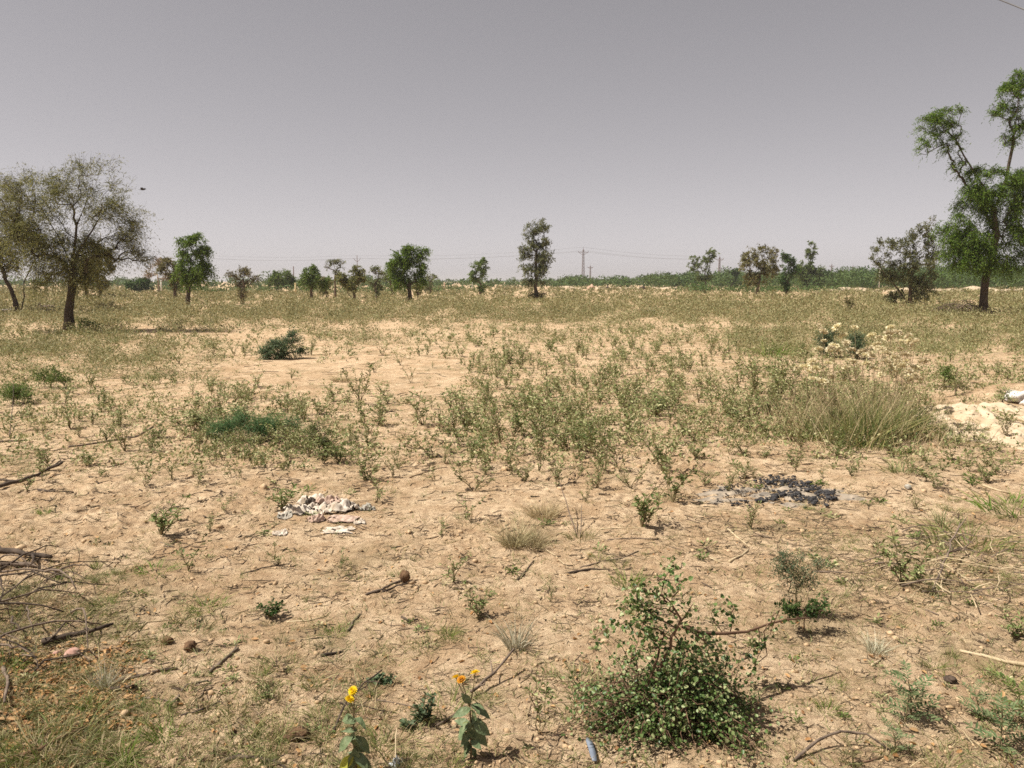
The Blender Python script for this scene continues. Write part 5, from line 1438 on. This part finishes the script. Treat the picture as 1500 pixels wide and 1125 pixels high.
S([(0, 647), (37, 645)], 3, 'short dark twig at the left edge above the curved log', 'dead_dark')
S([(14, 640), (20, 610), (22, 592)], 1.6, 'thin bare stem rising at the left edge', 'dead_dark', 'bare_twig', 'twig', 2, (0, .12, .28), 5)
S([(536, 872), (556, 866), (575, 856), (590, 850)], 4.5, 'grey stick leading up to the round brown clod', 'dead', forks=1)
S([(560, 868), (578, 860), (612, 850)], 2.4, 'thin stick crossing behind the round brown clod', 'dead_dark')
S([(510, 925), (517, 912), (527, 901)], 4, 'short pale-grey stick left of the dug hole', 'dead')
S([(307, 987), (320, 975), (333, 962), (349, 951)], 6, 'short grey split stick in sand at lower left', 'dead', forks=1)
S([(262, 1050), (285, 1045), (305, 1036), (322, 1028)], 4, 'dark thin branch pointing up right at lower left', 'dead_dark', forks=2)
S([(165, 1000), (200, 992), (230, 984), (260, 980)], 4.5, 'bent twig below the round brown clod', 'dead', forks=2)
S([(245, 1035), (262, 1022), (272, 1005), (305, 998)], 4.5, 'forked grey branch in the middle of the scattered sticks', 'dead', forks=3)
S([(158, 1012), (180, 1010), (195, 1008)], 8, 'short dark chunk of wood beside the silvery tuft', 'dead_dark', 'wood_chunk', 'stick')
S([(200, 1022), (240, 1026), (262, 1030)], 3, 'thin straight twig under the forked grey branch', 'dead')
S([(230, 935), (180, 940), (215, 912), (275, 905)], 2.5, 'pale bent stem over the dug ridge at left', 'dead_pale')
S([(420, 912), (450, 910), (476, 904)], 2.6, 'pale straw-like stick right of the plump dark green herb', 'dead_pale')
S([(330, 1115), (370, 1110), (400, 1118), (420, 1128)], 7, 'dark crooked stick at the bottom edge left of the big-leaved plant', 'dead_dark', forks=1)
S([(488, 1075), (508, 1040), (535, 1018), (560, 1003)], 4, 'dark forked branch beside the big-leaved yellow-flowered plant', 'dead_dark', forks=2, lift=(.0, .03, .05, .06))
S([(498, 1030), (540, 1036), (580, 1045)], 2.4, 'thin twig crossing the dark forked branch near the bottom', 'dead_dark', forks=1)
S([(552, 1026), (590, 1032), (625, 1040)], 2.2, 'second thin twig right of the dark forked branch', 'dead')
S([(640, 1064), (662, 1050), (675, 1038)], 4.5, 'pale stub of stick left of the taller yellow-flowered plant', 'dead', forks=0)
S([(690, 1022), (712, 1008), (730, 998), (753, 982)], 5.5, 'thorny dark stick behind the taller yellow flowers', 'dead', forks=3, lift=(.02, .03, .05, .09))
S([(470, 962), (488, 960), (503, 955)], 5, 'short dark stick end in sand near the dug brown spot', 'dead_dark')
S([(588, 905), (602, 912), (612, 908)], 4, 'small curved bark piece at the dug hole', 'dead_dark', 'bark_piece', 'bark')
S([(758, 850), (772, 836), (782, 822)], 3, 'short twig standing out in sand below the dry tuft', 'dead_dark')
S([(832, 840), (865, 834), (893, 836)], 3, 'dark branched twig right of the short twig', 'dead_dark', forks=2)
S([(850, 832), (890, 822), (912, 818), (935, 808)], 2.6, 'long thin twig behind the dark branched twig', 'dead', forks=1)
S([(800, 806), (820, 822), (832, 832)], 2.2, 'thin pale twig left of the dark branched twig', 'dead_pale')
S([(880, 776), (920, 775), (965, 773)], 2.4, 'straight thin straw-coloured stick beneath the leafy upright herb', 'dead_pale')
S([(890, 792), (930, 789), (965, 790)], 2.2, 'thin brown stick under the straw-coloured one', 'dead')
S([(1068, 824), (1085, 814), (1097, 806)], 3.6, 'short pale pink stick in sand below the charcoal patch', 'dead_pale')
S([(1040, 818), (1058, 826)], 2.4, 'small pale splinter left of the short pale pink stick', 'dead_pale')
S([(1066, 776), (1080, 788), (1097, 802)], 3, 'pale straight stem below the left of the charcoal patch', 'dead_pale')
S([(1028, 854), (1042, 862)], 2.5, 'tiny dark twig right of the tall open shoot', 'dead_dark')
S([(1406, 955), (1440, 964), (1475, 972), (1530, 980)], 6, 'long pale smooth stick at the right edge', 'dead_pale', ends=(.8, 1))
S([(1276, 976), (1290, 968)], 4, 'short white stick below the pale dry tuft at right', 'dead_pale')
S([(1162, 1116), (1195, 1098), (1230, 1092), (1268, 1094), (1305, 1102)], 4.5, 'arched bent twig at the bottom right', 'dead', forks=0, lift=(0, .03, .05, .04, 0))
S([(1262, 1118), (1290, 1112), (1300, 1108)], 3, 'small reddish twig under the right end of the arched twig', 'stem_red')
S([(1364, 872), (1378, 848), (1392, 825), (1403, 808)], 4, 'leaning pinkish dead branch in the dry stems at right', 'dead', forks=3, lift=(0, .05, .1, .16))
S([(1375, 775), (1398, 790), (1410, 800)], 3, 'dead branch end at the foot of the wispy tuft', 'dead_dark', forks=1)
S([(1190, 838), (1250, 840), (1280, 840)], 2.6, 'thin brown twig right of the small bushy shrub', 'dead', forks=1)
S([(1355, 895), (1375, 902)], 3, 'tiny twig in sand right of the small bushy shrub foot', 'dead')
S([(1440, 712), (1462, 720), (1480, 724)], 3.4, 'pale stick among dry stems at the right edge', 'dead_pale')
S([(1452, 704), (1485, 704)], 2.6, 'whitish straight stick above the pale one at the right edge', 'dead_pale')
S([(1000, 1122), (1003, 1100), (1006, 1076)], 2.0, 'upright thin dead stalk left in front of the big round-leaved bush', 'dead', 'bare_twig', 'twig', 0, (0, .06, .12), 5) if False else None
S([(845, 788), (833, 768), (820, 750)], 2.0, 'left one of two bare stalks leaning out of a grass tuft', 'dead', 'bare_twig', 'twig', 0, (0, .10, .20), 5)
S([(850, 788), (851, 775), (852, 765)], 1.6, 'upright one of two bare stalks in a grass tuft', 'dead', 'bare_twig', 'twig', 0, (0, .06, .12), 5)
S([(600, 700), (630, 690), (655, 684)], 1.8, 'thin reddish twig in sand left of the central herb cluster', 'stem_red')
S([(235, 795), (255, 802), (240, 800)], 2.2, 'thin brown twig in sand below the bushy herb at left', 'dead')
S([(352, 842), (385, 832), (425, 826)], 2.2, 'thin dark twig below the rag heap at left', 'dead_dark')
S([(5, 980), (12, 1010), (8, 1045)], 6, 'grey-brown bent branch at the left edge in the grass', 'dead', 'fallen_log', 'log', 0, .04)
S([(-10, 1125), (60, 1105), (125, 1080)], 9, 'flat orange-brown strip of bark at the bottom left', 'clod', 'bark_strip', 'bark', 0, .03)

# heap of dead branches at the left edge
b = at(40, 900); root = thing('branch_heap', 'heap of thin dead branches overgrown with grass at the left edge', 'branch heap', tuple(b))
for k in range(44):
    p = at(rng.uniform(-90, 125), rng.uniform(835, 985)) - b
    a = rng.uniform(-1.2, 1.6); L = rng.uniform(.15, .5); m = 6; t = np.linspace(0, 1, m)
    cur = rng.normal(0, .12)
    q = p + np.stack([math.cos(a) * L * (t - .5), math.sin(a) * L * (t - .5) + cur * (t - .5) ** 2, .02 + .13 * rng.uniform() * (1 - ((p[0] + .1) / .6) ** 2) + .12 * L * np.sin(t * 3.1)], 1) + rng.normal(0, .006, (m, 3))
    q[:, 2] = np.maximum(q[:, 2], height(q[:, 0] + b[0], q[:, 1] + b[1]) - b[2] + .004)
    mb = MB(); tube(mb, q, np.linspace(.006, .0025, m) * rng.uniform(.5, 1.3), 5)
    for f in range(2):
        i = rng.integers(1, m - 1); d = randdir(1, .2)[0] * L * .25
        e = q[i] + d; e[2] = max(e[2], .0); tube(mb, [q[i], q[i] + d * .5 + rng.normal(0, .008, 3), e], [.002, .0016, .001], 4)
    mb.build('branch', M['dead' if rng.uniform() < .65 else 'dead_dark'], root, smooth=True)

# dry tangle at right
b = at(1430, 840); root = thing('dry_stem_tangle', 'tangle of thin grey dry stems in the grass at the right edge', 'dry stems', tuple(b))
for k in range(60):
    p = at(rng.uniform(1300, 1560), rng.uniform(795, 890)) - b
    a = rng.uniform(-.6, .6) + (math.pi / 2 if rng.uniform() < .25 else 0); L = rng.uniform(.12, .42); m = 5; t = np.linspace(0, 1, m)
    q = p + np.stack([math.cos(a) * L * (t - .5), math.sin(a) * L * (t - .5), .012 + .08 * rng.uniform() + .10 * L * np.sin(t * 3.1)], 1) + rng.normal(0, .006, (m, 3))
    q[:, 2] = np.maximum(q[:, 2], height(q[:, 0] + b[0], q[:, 1] + b[1]) - b[2] + .004)
    mb = MB(); tube(mb, q, np.linspace(.0032, .0015, m) * rng.uniform(.6, 1.4), 4); mb.build('stem', M['dead' if rng.uniform() < .6 else 'dead_pale'], root)

# heap of dead branches round the foot of the tall right tree
b = at(1408, 464); root = thing('branch_heap', 'brown heap of cut thorn branches at the foot of the tall right tree', 'branch heap', tuple(b)); s = mpp(b[1])
for k in range(50):
    c = np.array([rng.normal(8, 16) * s, rng.normal(0, .3), 0]); m = 5; t = np.linspace(0, 1, m); L = rng.uniform(.5, 1.3); a = rng.uniform(0, 3.14)
    q = c + np.stack([math.cos(a) * L * (t - .5), math.sin(a) * L * (t - .5), np.abs(rng.uniform(.05, .62)) * np.ones(m) * max(.15, 1 - (c[0] / .9) ** 2) + .2 * np.sin(t * 3.1)], 1) + rng.normal(0, .03, (m, 3))
    q[:, 2] = np.maximum(q[:, 2], .0)
    mb = MB(); tube(mb, q, np.linspace(.018, .008, m), 4)
    for f in range(3):
        i = rng.integers(0, m); segs(mb, [q[i]], [q[i] + randdir(1, .3)[0] * .3], .008, .004, 3)
    mb.build('branch', M['dead' if k % 3 else 'bark_mid'], root)

# ------------------------------------------------------------------ stones, clods, rags, ash
def stone(px, py, w, h, mat, label, name, cat, dz=0.0, rough=.35, sub=3, bury=.25):
    b = at(px, py); s = mpp(b[1]); mb = MB()
    lump(mb, (0, 0, 0), (w * s / 2, w * s / 2 * .8, h * s / 2), sub, rough, 1.4, int(px + py))
    o = mb.build(name, M[mat], smooth=True, label=label, category=cat); o.location = (b[0], b[1] + .0, b[2] + h * s / 2 * (1 - bury) + dz); o.rotation_euler = (0, 0, rng.uniform(0, 6))
    return o
stone(593, 853, 16, 18, 'clod', 'round brown clod resting on the end of a grey stick', 'dung_ball', 'clod', .01, .3)
stone(279, 951, 22, 15, 'clod', 'round brown clod in sand above the scattered sticks at left', 'soil_clod', 'clod')
stone(246, 942, 16, 12, 'clod', 'small dark brown clod left of the round brown one', 'soil_clod', 'clod', 0, .5)
stone(106, 961, 25, 13, 'pink_stone', 'flat pink stone below the stout dark log', 'pink_stone', 'stone', 0, .2)
stone(84, 958, 14, 6, 'pink_stone', 'thin pale stone chip left of the pink stone', 'stone_chip', 'stone', 0, .3)
stone(1392, 1000, 16, 12, 'leaf_dark' if False else 'dead_dark', 'dark little clod in smooth sand at right', 'soil_clod', 'clod', 0, .6)
stone(435, 1078, 34, 16, 'clod', 'dug brown earth lump in the grass at the bottom left', 'soil_clod', 'clod', 0, .8, 3, .5)
stone(1490, 588, 36, 18, 'white_stone', 'white stone on the sand heap at the right edge', 'white_stone', 'stone', 0, .5)
stone(1508, 598, 30, 14, 'white_stone', 'second white stone half outside the right edge', 'white_stone', 'stone', 0, .5)
stone(1330, 716, 12, 8, 'rag_grey', 'small grey scrap at the edge of a low sand hump right of the charcoal', 'grey_scrap', 'scrap', 0, .4)
stone(955, 457, 12, 4, 'white_stone', 'pale flat stone in the scrub right of the tall central tree', 'pale_stone', 'stone', 0, .4, 2)
stone(620, 490, 10, 4, 'pale_sand', 'pale sand hump in the field left of centre', 'pale_stone', 'stone', 0, .4, 2, .5)

def rag(px, py, w, h, mat, label, zl=.0, seed=0, rz=0.0, folds=1.0):
    """A crumpled piece of cloth: a creased sheet with thickness."""
    b = at(px, py); s = mpp(b[1]); n = 26
    u, v = np.meshgrid(np.linspace(-1, 1, n), np.linspace(-1, 1, n))
    X = u * w * s / 2 * (1 + .25 * noise(v * 1.5 + seed, u * 0 + seed, seed)); Yy = v * w * s / 2 * .65 * (1 + .3 * noise(u * 1.5 - seed, v * 0, seed + 2))
    rn = np.abs(noise(u * 1.7 * folds + seed, v * 2.2 * folds, seed + 4)) * 1.3 + .5 * np.abs(noise(u * 4.5 + seed, v * 5.0, seed + 6))
    ed = np.clip((1 - np.maximum(np.abs(u), np.abs(v))) * 3, 0, 1)
    Z = .72 * h * s * (1.0 * rn) * (.25 + .75 * ed)
    c, si = math.cos(rz), math.sin(rz)
    x2, y2 = X * c - Yy * si, X * si + Yy * c
    G = height(x2 + b[0], y2 + b[1]) - b[2] + .006
    V = np.stack([x2, y2, G + Z + zl], -1).reshape(-1, 3)
    i = np.arange(n - 1)[:, None] * n; j = np.arange(n - 1)[None]
    f = np.stack([i + j, i + j + 1, i + n + j + 1, i + n + j], -1).reshape(-1, 4)
    keep = noise(u * 2.5 + seed * 2, v * 2.5, seed + 9)[:-1, :-1].reshape(-1) + .0 < .42
    f = f[keep]
    top, bot = V, V - [0, 0, .006]
    mb = MB(); mb.add(np.concatenate([top, bot]), np.concatenate([f, f[:, ::-1] + n * n]))
    o = mb.build('crumpled_rag', M[mat], smooth=True, label=label, category='rag'); o.location = tuple(b)
    return o
rag(442, 750, 60, 13, 'rag_white', 'dirty whitish rag at the left end of the rag heap', .0, 3, .2)
rag(472, 738, 62, 15, 'rag_white', 'whitish rag at the top of the rag heap', .0, 5, -.2)
rag(497, 748, 54, 17, 'rag_white', 'white crumpled rag in the middle of the rag heap', .01, 8, .4)
rag(481, 744, 34, 15, 'rag_pink', 'folded pink rag lying on top of the rag heap', .035, 11, .5)
rag(463, 762, 26, 12, 'rag_pink', 'pinkish rag corner at the front of the rag heap', .0, 13, .8)
rag(502, 763, 44, 7, 'rag_pink', 'long faded pink strip at the front right of the rag heap', .005, 17, .05, .7)
rag(515, 746, 26, 15, 'rag_dark', 'dark burnt rag standing at the right of the rag heap', .0, 19, 1.3)
rag(536, 746, 26, 10, 'rag_grey', 'grey balled rag just right of the rag heap', .0, 23, .6)
rag(527, 767, 17, 9, 'rag_white', 'separate small white rag below the rag heap', .0, 27, .2)
rag(418, 758, 22, 8, 'rag_grey', 'grey scrap off the left end of the rag heap', .0, 29, .1)
rag(410, 782, 22, 6, 'rag_white', 'faint whitish scrap below the left end of the rag heap', .0, 33, .1)
rag(495, 778, 44, 5, 'rag_white', 'thin torn strip of cloth below the rag heap', .0, 37, .05, .6)
rag(460, 742, 24, 12, 'rag_dark', 'dark scorched scrap near the top left of the rag heap', .02, 41, .4)
# twiggy grey stuff beside it, plastic scraps
a, b = at(861, 1086), at(871, 1120); d = unit(b - a); w_ = np.array([-d[1], d[0], 0]) * .011
n = 7; t = np.linspace(0, 1, n); mid_ = a + (b - a) * t[:, None]; mid_[:, 2] = np.maximum(height(mid_[:, 0], mid_[:, 1]), np.interp(t, [0, 1], [a[2], b[2]])) + .012 + .006 * np.sin(t * 3.1)
hw = np.interp(t, [0, .15, .8, 1], [.4, 1, 1, .7])[:, None]
Vt = np.concatenate([mid_ - w_ * hw + [0, 0, .003], mid_ + w_ * hw, mid_ - w_ * hw + [0, 0, -.0005], mid_ + w_ * hw + [0, 0, -.0035]]) - a
f = [];
for i in range(n - 1): f += [(i, i + 1, n + i + 1, n + i), (3 * n + i, 3 * n + i + 1, 2 * n + i + 1, 2 * n + i), (2 * n + i, 2 * n + i + 1, i + 1, i), (n + i, n + i + 1, 3 * n + i + 1, 3 * n + i)]
f += [(0, n, 3 * n, 2 * n), (n - 1, 3 * n - 1, 4 * n - 1, 2 * n - 1)]
mb = MB(); mb.add(Vt, f)
o = mb.build('plastic_strip', M['plastic'], label='flat grey plastic strip on the sand left of the big round-leaved bush', category='plastic strip'); o.location = tuple(a)
rag(581, 1122, 20, 14, 'cellophane', 'crumpled clear wrapper at the bottom edge by the grass', .0, 45, .9)
S([(579, 1124), (580, 1112), (582, 1100)], 3, 'pale dry stalk standing behind the crumpled wrapper', 'dead_pale', 'bare_twig', 'twig', 0, (0, .04, .08), 5)

# burnt patch
patch('ash_patch', 1128, 725, 170, 34, 'ash', 'stuff', .004, 12, edge=.9, relief=.03)
mb = MB(); V4, f4 = ico(1)
arcs = [([(1110, 709), (1140, 706), (1165, 711), (1190, 717), (1222, 728)], 430, 6.5), ([(1105, 737), (1130, 733), (1142, 725), (1165, 729), (1188, 734), (1195, 740)], 270, 3.5), ([(1050, 727), (1065, 719), (1085, 714)], 50, 7), ([(1195, 730), (1222, 729)], 90, 8), ([(1055, 735), (1100, 742)], 40, 6)]
for pl, n, sg in arcs:
    pl = np.array(pl, float); t = rng.uniform(0, len(pl) - 1, n); i = np.minimum(t.astype(int), len(pl) - 2); f = (t - i)[:, None]
    q = pl[i] * (1 - f) + pl[i + 1] * f + np.stack([rng.normal(0, 4, n), rng.normal(0, sg * .6, n)], 1)
    P = at_many(q[:, 0].copy(), q[:, 1].copy())
    for p in P:
        r = min(.02, rng.lognormal(math.log(.0062), .5)) * np.array([rng.uniform(.8, 1.8), rng.uniform(.8, 1.6), rng.uniform(.4, .8)])
        V = V4 * (1 + rng.normal(0, .16, (len(V4), 1))) * r; a = rng.uniform(0, 6.28); V = np.stack([V[:, 0] * math.cos(a) - V[:, 1] * math.sin(a), V[:, 0] * math.sin(a) + V[:, 1] * math.cos(a), V[:, 2]], 1)
        mb.add(V + p + [0, 0, r[2] * .6 + .012], f4)
q = np.stack([rng.normal(1135, 48, 620), rng.normal(723, 8, 620)], 1); P = at_many(q[:, 0].copy(), q[:, 1].copy())
for p in P:
    r = rng.lognormal(math.log(.0032), .45) * np.array([rng.uniform(.8, 2.2), rng.uniform(.8, 1.6), .6])
    mb.add(V4[:, [1, 0, 2]] * (1 + rng.normal(0, .16, (len(V4), 1))) * r + p + [0, 0, r[2] * .5 + .004], f4)
mb.build('charcoal', M['charcoal'], kind='stuff')

# ------------------------------------------------------------------ litter: what nobody could count
def w_all(x, y): return .25 + .75 * drift(x, y, 80, 41)
# soil crumbs
n = 5200; q = sample(n, w_all, -150, 1650, 640, 1180); P = at_many(q[:, 0].copy(), q[:, 1].copy()); mb = MB()
V4, f4 = ico(1); keep = V4[:, 2] > -2
r = rng.lognormal(math.log(.0042), .55, n) * np.clip(P[:, 1] / 4, .8, 2)
Vr = V4[None] * (1 + rng.normal(0, .18, (n, len(V4), 1))) * (r[:, None, None] * rng.uniform(.7, 1.4, (n, 1, 3))) * np.array([1, 1, .7])
V = Vr + P[:, None] + np.array([0, 0, .003])
f = (f4[None] + (np.arange(n) * len(V4))[:, None, None]).reshape(-1, 3)
mb.add(V.reshape(-1, 3), f); mb.build('soil_crumbs', M['crumb'], smooth=True, kind='stuff')
# twig and straw bits
def bits(name, mat, n, L0, L1, r, wf, y0=500, y1=1170, flat=.12):
    q = sample(n, wf, -150, 1650, y0, y1); P = at_many(q[:, 0].copy(), q[:, 1].copy())
    a = rng.uniform(0, 2 * math.pi, n); L = rng.uniform(L0, L1, n) * np.clip(P[:, 1] / 5, .6, 3)
    d = np.stack([np.cos(a), np.sin(a), rng.normal(0, flat, n)], 1)
    rr = r * np.clip(P[:, 1] / 4, .7, 3.2) * rng.uniform(.5, 1.4, n)
    m = P + d * (L * .5)[:, None]; m[:, 2] = height(m[:, 0], m[:, 1]) + rr
    e = P + unit(d + rng.normal(0, .25, (n, 3))) * L[:, None]; e[:, 2] = height(e[:, 0], e[:, 1]) + rr + np.abs(rng.normal(0, .004, n))
    P[:, 2] += rr
    mb = MB(); segs(mb, P, m, rr, rr * .9, 3); segs(mb, m, e, rr * .9, rr * .6, 3)
    mb.build(name, M[mat], kind='stuff')
bits('twig_litter', 'twig_bits', 5200, .03, .14, .0016, w_all)
bits('straw_litter', 'straw', 4200, .03, .13, .0011, w_all)
def w_right(x, y): return np.clip(band(x, 1150, 1700, 80) * band(y, 760, 900, 40) + .8 * band(x, 980, 1250, 60) * band(y, 740, 830, 30) + band(x, -150, 180, 60) * band(y, 840, 1100, 40), 0, 1)
bits('straw_litter', 'straw', 2600, .05, .2, .0013, w_right, 700, 1120, .2)
def w_clump(x, y): return np.clip(drift(x, y, 55, 81) * 2.2 - 1.1, 0, 1)
bits('twig_litter', 'twig_bits', 3600, .03, .13, .0022, w_clump, 640, 1170, .15)
bits('dead_bits', 'dead_bits', 1500, .02, .07, .0034, w_clump, 640, 1170, .1)
bits('twig_litter', 'twig_bits', 1400, .05, .2, .0016, w_right, 700, 1120, .2)
# fallen leaves at lower left and thinly elsewhere
def w_leaf(x, y): return np.clip(band(x, -100, 230, 70) * band(y, 930, 1090, 40) + .35 * band(x, -150, 150, 50) * band(y, 1050, 1200, 40) + .012, 0, 1)
q = sample(3400, w_leaf, -150, 1650, 640, 1170); P = at_many(q[:, 0].copy(), q[:, 1].copy()); n = len(P); P[:, 2] += .006
mb = MB(); a = rng.uniform(0, 6.28, n); L = rng.uniform(.012, .034, n)
leaves(mb, P, np.stack([np.cos(a), np.sin(a), rng.normal(.1, .2, n)], 1), rng.normal(0, .35, (n, 3)) + [0, 0, 1], L, L * .5, True, .2)
mb.build('leaf_litter', M['litter_leaf'], kind='stuff')
# sprouting ground cover
def w_sprout(x, y):
    w = .10 + .5 * band(y, 560, 700, 30) * drift(x, y, 70, 51) + .6 * band(x, -150, 330, 80) * band(y, 480, 720, 30) * drift(x, y, 60, 52) + .7 * band(x, 1000, 1650, 60) * band(y, 480, 660, 20) * drift(x, y, 60, 53) + (.9 * band(x, -150, 230, 80) * band(y, 820, 1200, 40) + .5 * band(x, -150, 640, 120) * band(y, 960, 1200, 60)) * np.clip(drift(x, y, 60, 71) * 1.7 - .5, 0, 1)
    w = w + .4 * band(x, 1150, 1650, 80) * band(y, 760, 900, 40)
    return np.clip(w, 0, 1)
def sprouts(name, mat, n, wf, h0, h1, nl, y0, y1):
    q = sample(n, wf, -150, 1650, y0, y1); P = at_many(q[:, 0].copy(), q[:, 1].copy())
    rep = np.repeat(np.arange(n), nl); m = n * nl
    hh = rng.uniform(h0, h1, n)[rep]
    pos = P[rep] + np.concatenate([rng.normal(0, .02, (m, 2)), np.full((m, 1), -.003)], 1)
    d = rng.normal(0, .6, (m, 3)) + [0, 0, .8]
    mb = MB(); blades(mb, pos, d, hh * rng.uniform(.5, 1.2, m), np.maximum(.0035, P[rep][:, 1] * .0006), .4, 2)
    mb.build(name, M[mat], kind='stuff')
def w_seed(x, y):
    w = .16 + .8 * band(x, 640, 1700, 80) * band(y, 474, 660, 25) + .5 * band(y, 474, 540, 20) + .5 * band(x, -200, 320, 60) * band(y, 480, 640, 30) + .15 * band(x, 660, 930, 40) * band(y, 560, 735, 25) + .25 * band(x, 230, 560, 40) * band(y, 570, 780, 30)
    w = w * (1 - .85 * band(x, 380, 700, 40) * band(y, 525, 575, 10)) * (1 - .8 * band(x, 560, 680, 20) * band(y, 690, 900, 20)) * (1 - .95 * band(x, 1355, 1700, 15) * band(y, 575, 655, 8))
    return np.clip(w, 0, 1) * np.clip(.1 + 1.0 * drift(x, y, 48, 61), 0, 1) * np.clip((760 - y) / 60, .12, 1)
scrub('field_seedlings', 'leaf_herb', 2900, w_seed, .04, .20, 15, 9, False, 474, 690, .7, .0026)
scrub('field_seedlings', 'scrub', 2400, w_seed, .04, .22, 14, 10, False, 474, 690, .8, .0022)
sprouts('grass_sprouts', 'grass', 3600, w_sprout, .03, .10, 8, 480, 1170)
sprouts('grass_sprouts', 'grass_blue', 2400, w_sprout, .03, .11, 8, 480, 1170)
sprouts('dry_sprouts', 'straw', 1800, w_sprout, .03, .12, 8, 480, 1170)

# every herb and tuft is told apart by the landmark nearest to it
LAND = [('the rag heap', 478, 750), ('the charcoal patch', 1135, 722), ('the big round-leaved bush', 985, 1000), ('the sprawling blue-green plant', 370, 630), ('the dark green shrub pointing right', 412, 512),
 ('the thorn shrub with a dead half', 495, 655), ('the central herb cluster', 795, 650), ('the greyish dry tuft', 760, 790), ('the brown clod on a stick', 592, 850), ('the pale whitish tuft', 756, 935),
 ('the taller yellow flowers', 690, 1060), ('the broad-leaved flower plant', 520, 1080), ('the plump dark seedling', 396, 900), ('the round brown clod', 278, 948), ('the pink stone', 106, 960), ('the stout dark log', 115, 935),
 ('the dark curved log', 40, 705), ('the branch heap at the left edge', 40, 890), ('the pale split log', 20, 825), ('the left edge shrub clump', 20, 580), ('the soft green clump at left', 75, 560), ('the big acacia trunk', 101, 480),
 ('the bushy herb left of the rags', 236, 770), ('the feathery seedling', 1335, 1030), ('the corner seedling', 1462, 1075), ('the arched twig', 1235, 1096), ('the long pale stick', 1450, 965), ('the pale tuft at right', 1282, 945),
 ('the small bushy shrub', 1168, 870), ('the dark bushy herb in dry stems', 1320, 825), ('the rich green edge tuft', 1490, 735), ('the seeding grass clump', 1250, 610), ('the left blue-green shrub', 1210, 510), ('the right blue-green shrub', 1256, 512),
 ('the green grass clump', 1135, 510), ('the sand heap at right', 1430, 612), ('the white stones', 1493, 590), ('the tall central tree', 784, 435), ('the big grey-olive thorn shrub', 1333, 445), ('the dark branched twig', 865, 836),
 ('the bare-stemmed tall herb', 985, 715), ('the tall narrow herb', 673, 640), ('the small tree-like herb', 644, 620), ('the tall dense herb', 527, 580), ('the long thin grey stick', 160, 645), ('the leaning dead branch', 1385, 840), ('the forked grey branch', 272, 1015),
 ('the yellow-green corner tuft', 60, 1090), ('the silvery tuft', 152, 1000), ('the dark forked branch', 525, 1035), ('the low sand hump', 1300, 715), ('the flat straw stick', 920, 775)]
LXY = np.array([(l[1], l[2]) for l in LAND], float)
ORD = ['nearest', 'second nearest', 'third nearest', 'fourth nearest', 'fifth nearest', 'sixth nearest', 'seventh nearest', 'eighth nearest', 'ninth nearest', 'tenth nearest']
DIRS = ['to the right of', 'in front and right of', 'in front of', 'in front and left of', 'to the left of', 'behind and left of', 'behind', 'behind and right of']
def pix(p):
    x, y, z = p[0], p[1], p[2] - CAM_H
    dep = y * cp - z * sp_
    return 750 + F * x / dep, 562.5 - F * (y * sp_ + z * cp) / dep
def relabel(objs, shared, noun):
    slots = {}
    for o in objs:
        px, py = pix(o.location); d = (LXY - (px, py)) * (1, 1.6)
        k = int(np.argmin(np.hypot(d[:, 0], d[:, 1]))); dx, dy = px - LXY[k, 0], (py - LXY[k, 1]) * 1.6
        sec = int(round(math.atan2(dy, dx) / (math.pi / 4))) % 8
        slots.setdefault((k, sec), []).append((math.hypot(dx, dy), o))
    for (k, sec), lst in slots.items():
        lst.sort(key=lambda t: t[0])
        for i, (dd, o) in enumerate(lst):
            if o['label'] != shared: continue
            if i < len(ORD):
                o['label'] = '%s %s %s %s' % (ORD[i], noun, DIRS[sec], LAND[k][0])
            elif i == len(ORD): o['label'] = 'farthest %s %s %s' % (noun, DIRS[sec], LAND[k][0]) if i == len(lst) - 1 else '%s %s %s %s' % ('eleventh nearest', noun, DIRS[sec], LAND[k][0])
            else: o['label'] = '%dth nearest %s %s %s' % (i + 1, noun, DIRS[sec], LAND[k][0])
tops = [o for o in C.objects if o.parent is None]
relabel([o for o in tops if o.name.startswith('leafy_herb') and o not in protos and o not in dense_protos], HERB_LABEL, 'leafy herb')
relabel([o for o in tops if o.name.split('.')[0] in ('grass_tuft', 'dry_tuft', 'pale_tuft')], TUFT_LABEL, 'grass tuft')
relabel([o for o in tops if o.name.startswith('sand_weed')], WEED_LABEL, 'tiny weed')

# prototypes have no place of their own in the field: drop them
for pr in protos + dense_protos:
    for ch in list(pr.children): bpy.data.objects.remove(ch)
    bpy.data.objects.remove(pr)
print('tris', sum(sum(p for p in [len(m.polygons)]) for m in bpy.data.meshes), 'objects', len(bpy.data.objects), 'herbs', HCOUNT[0])
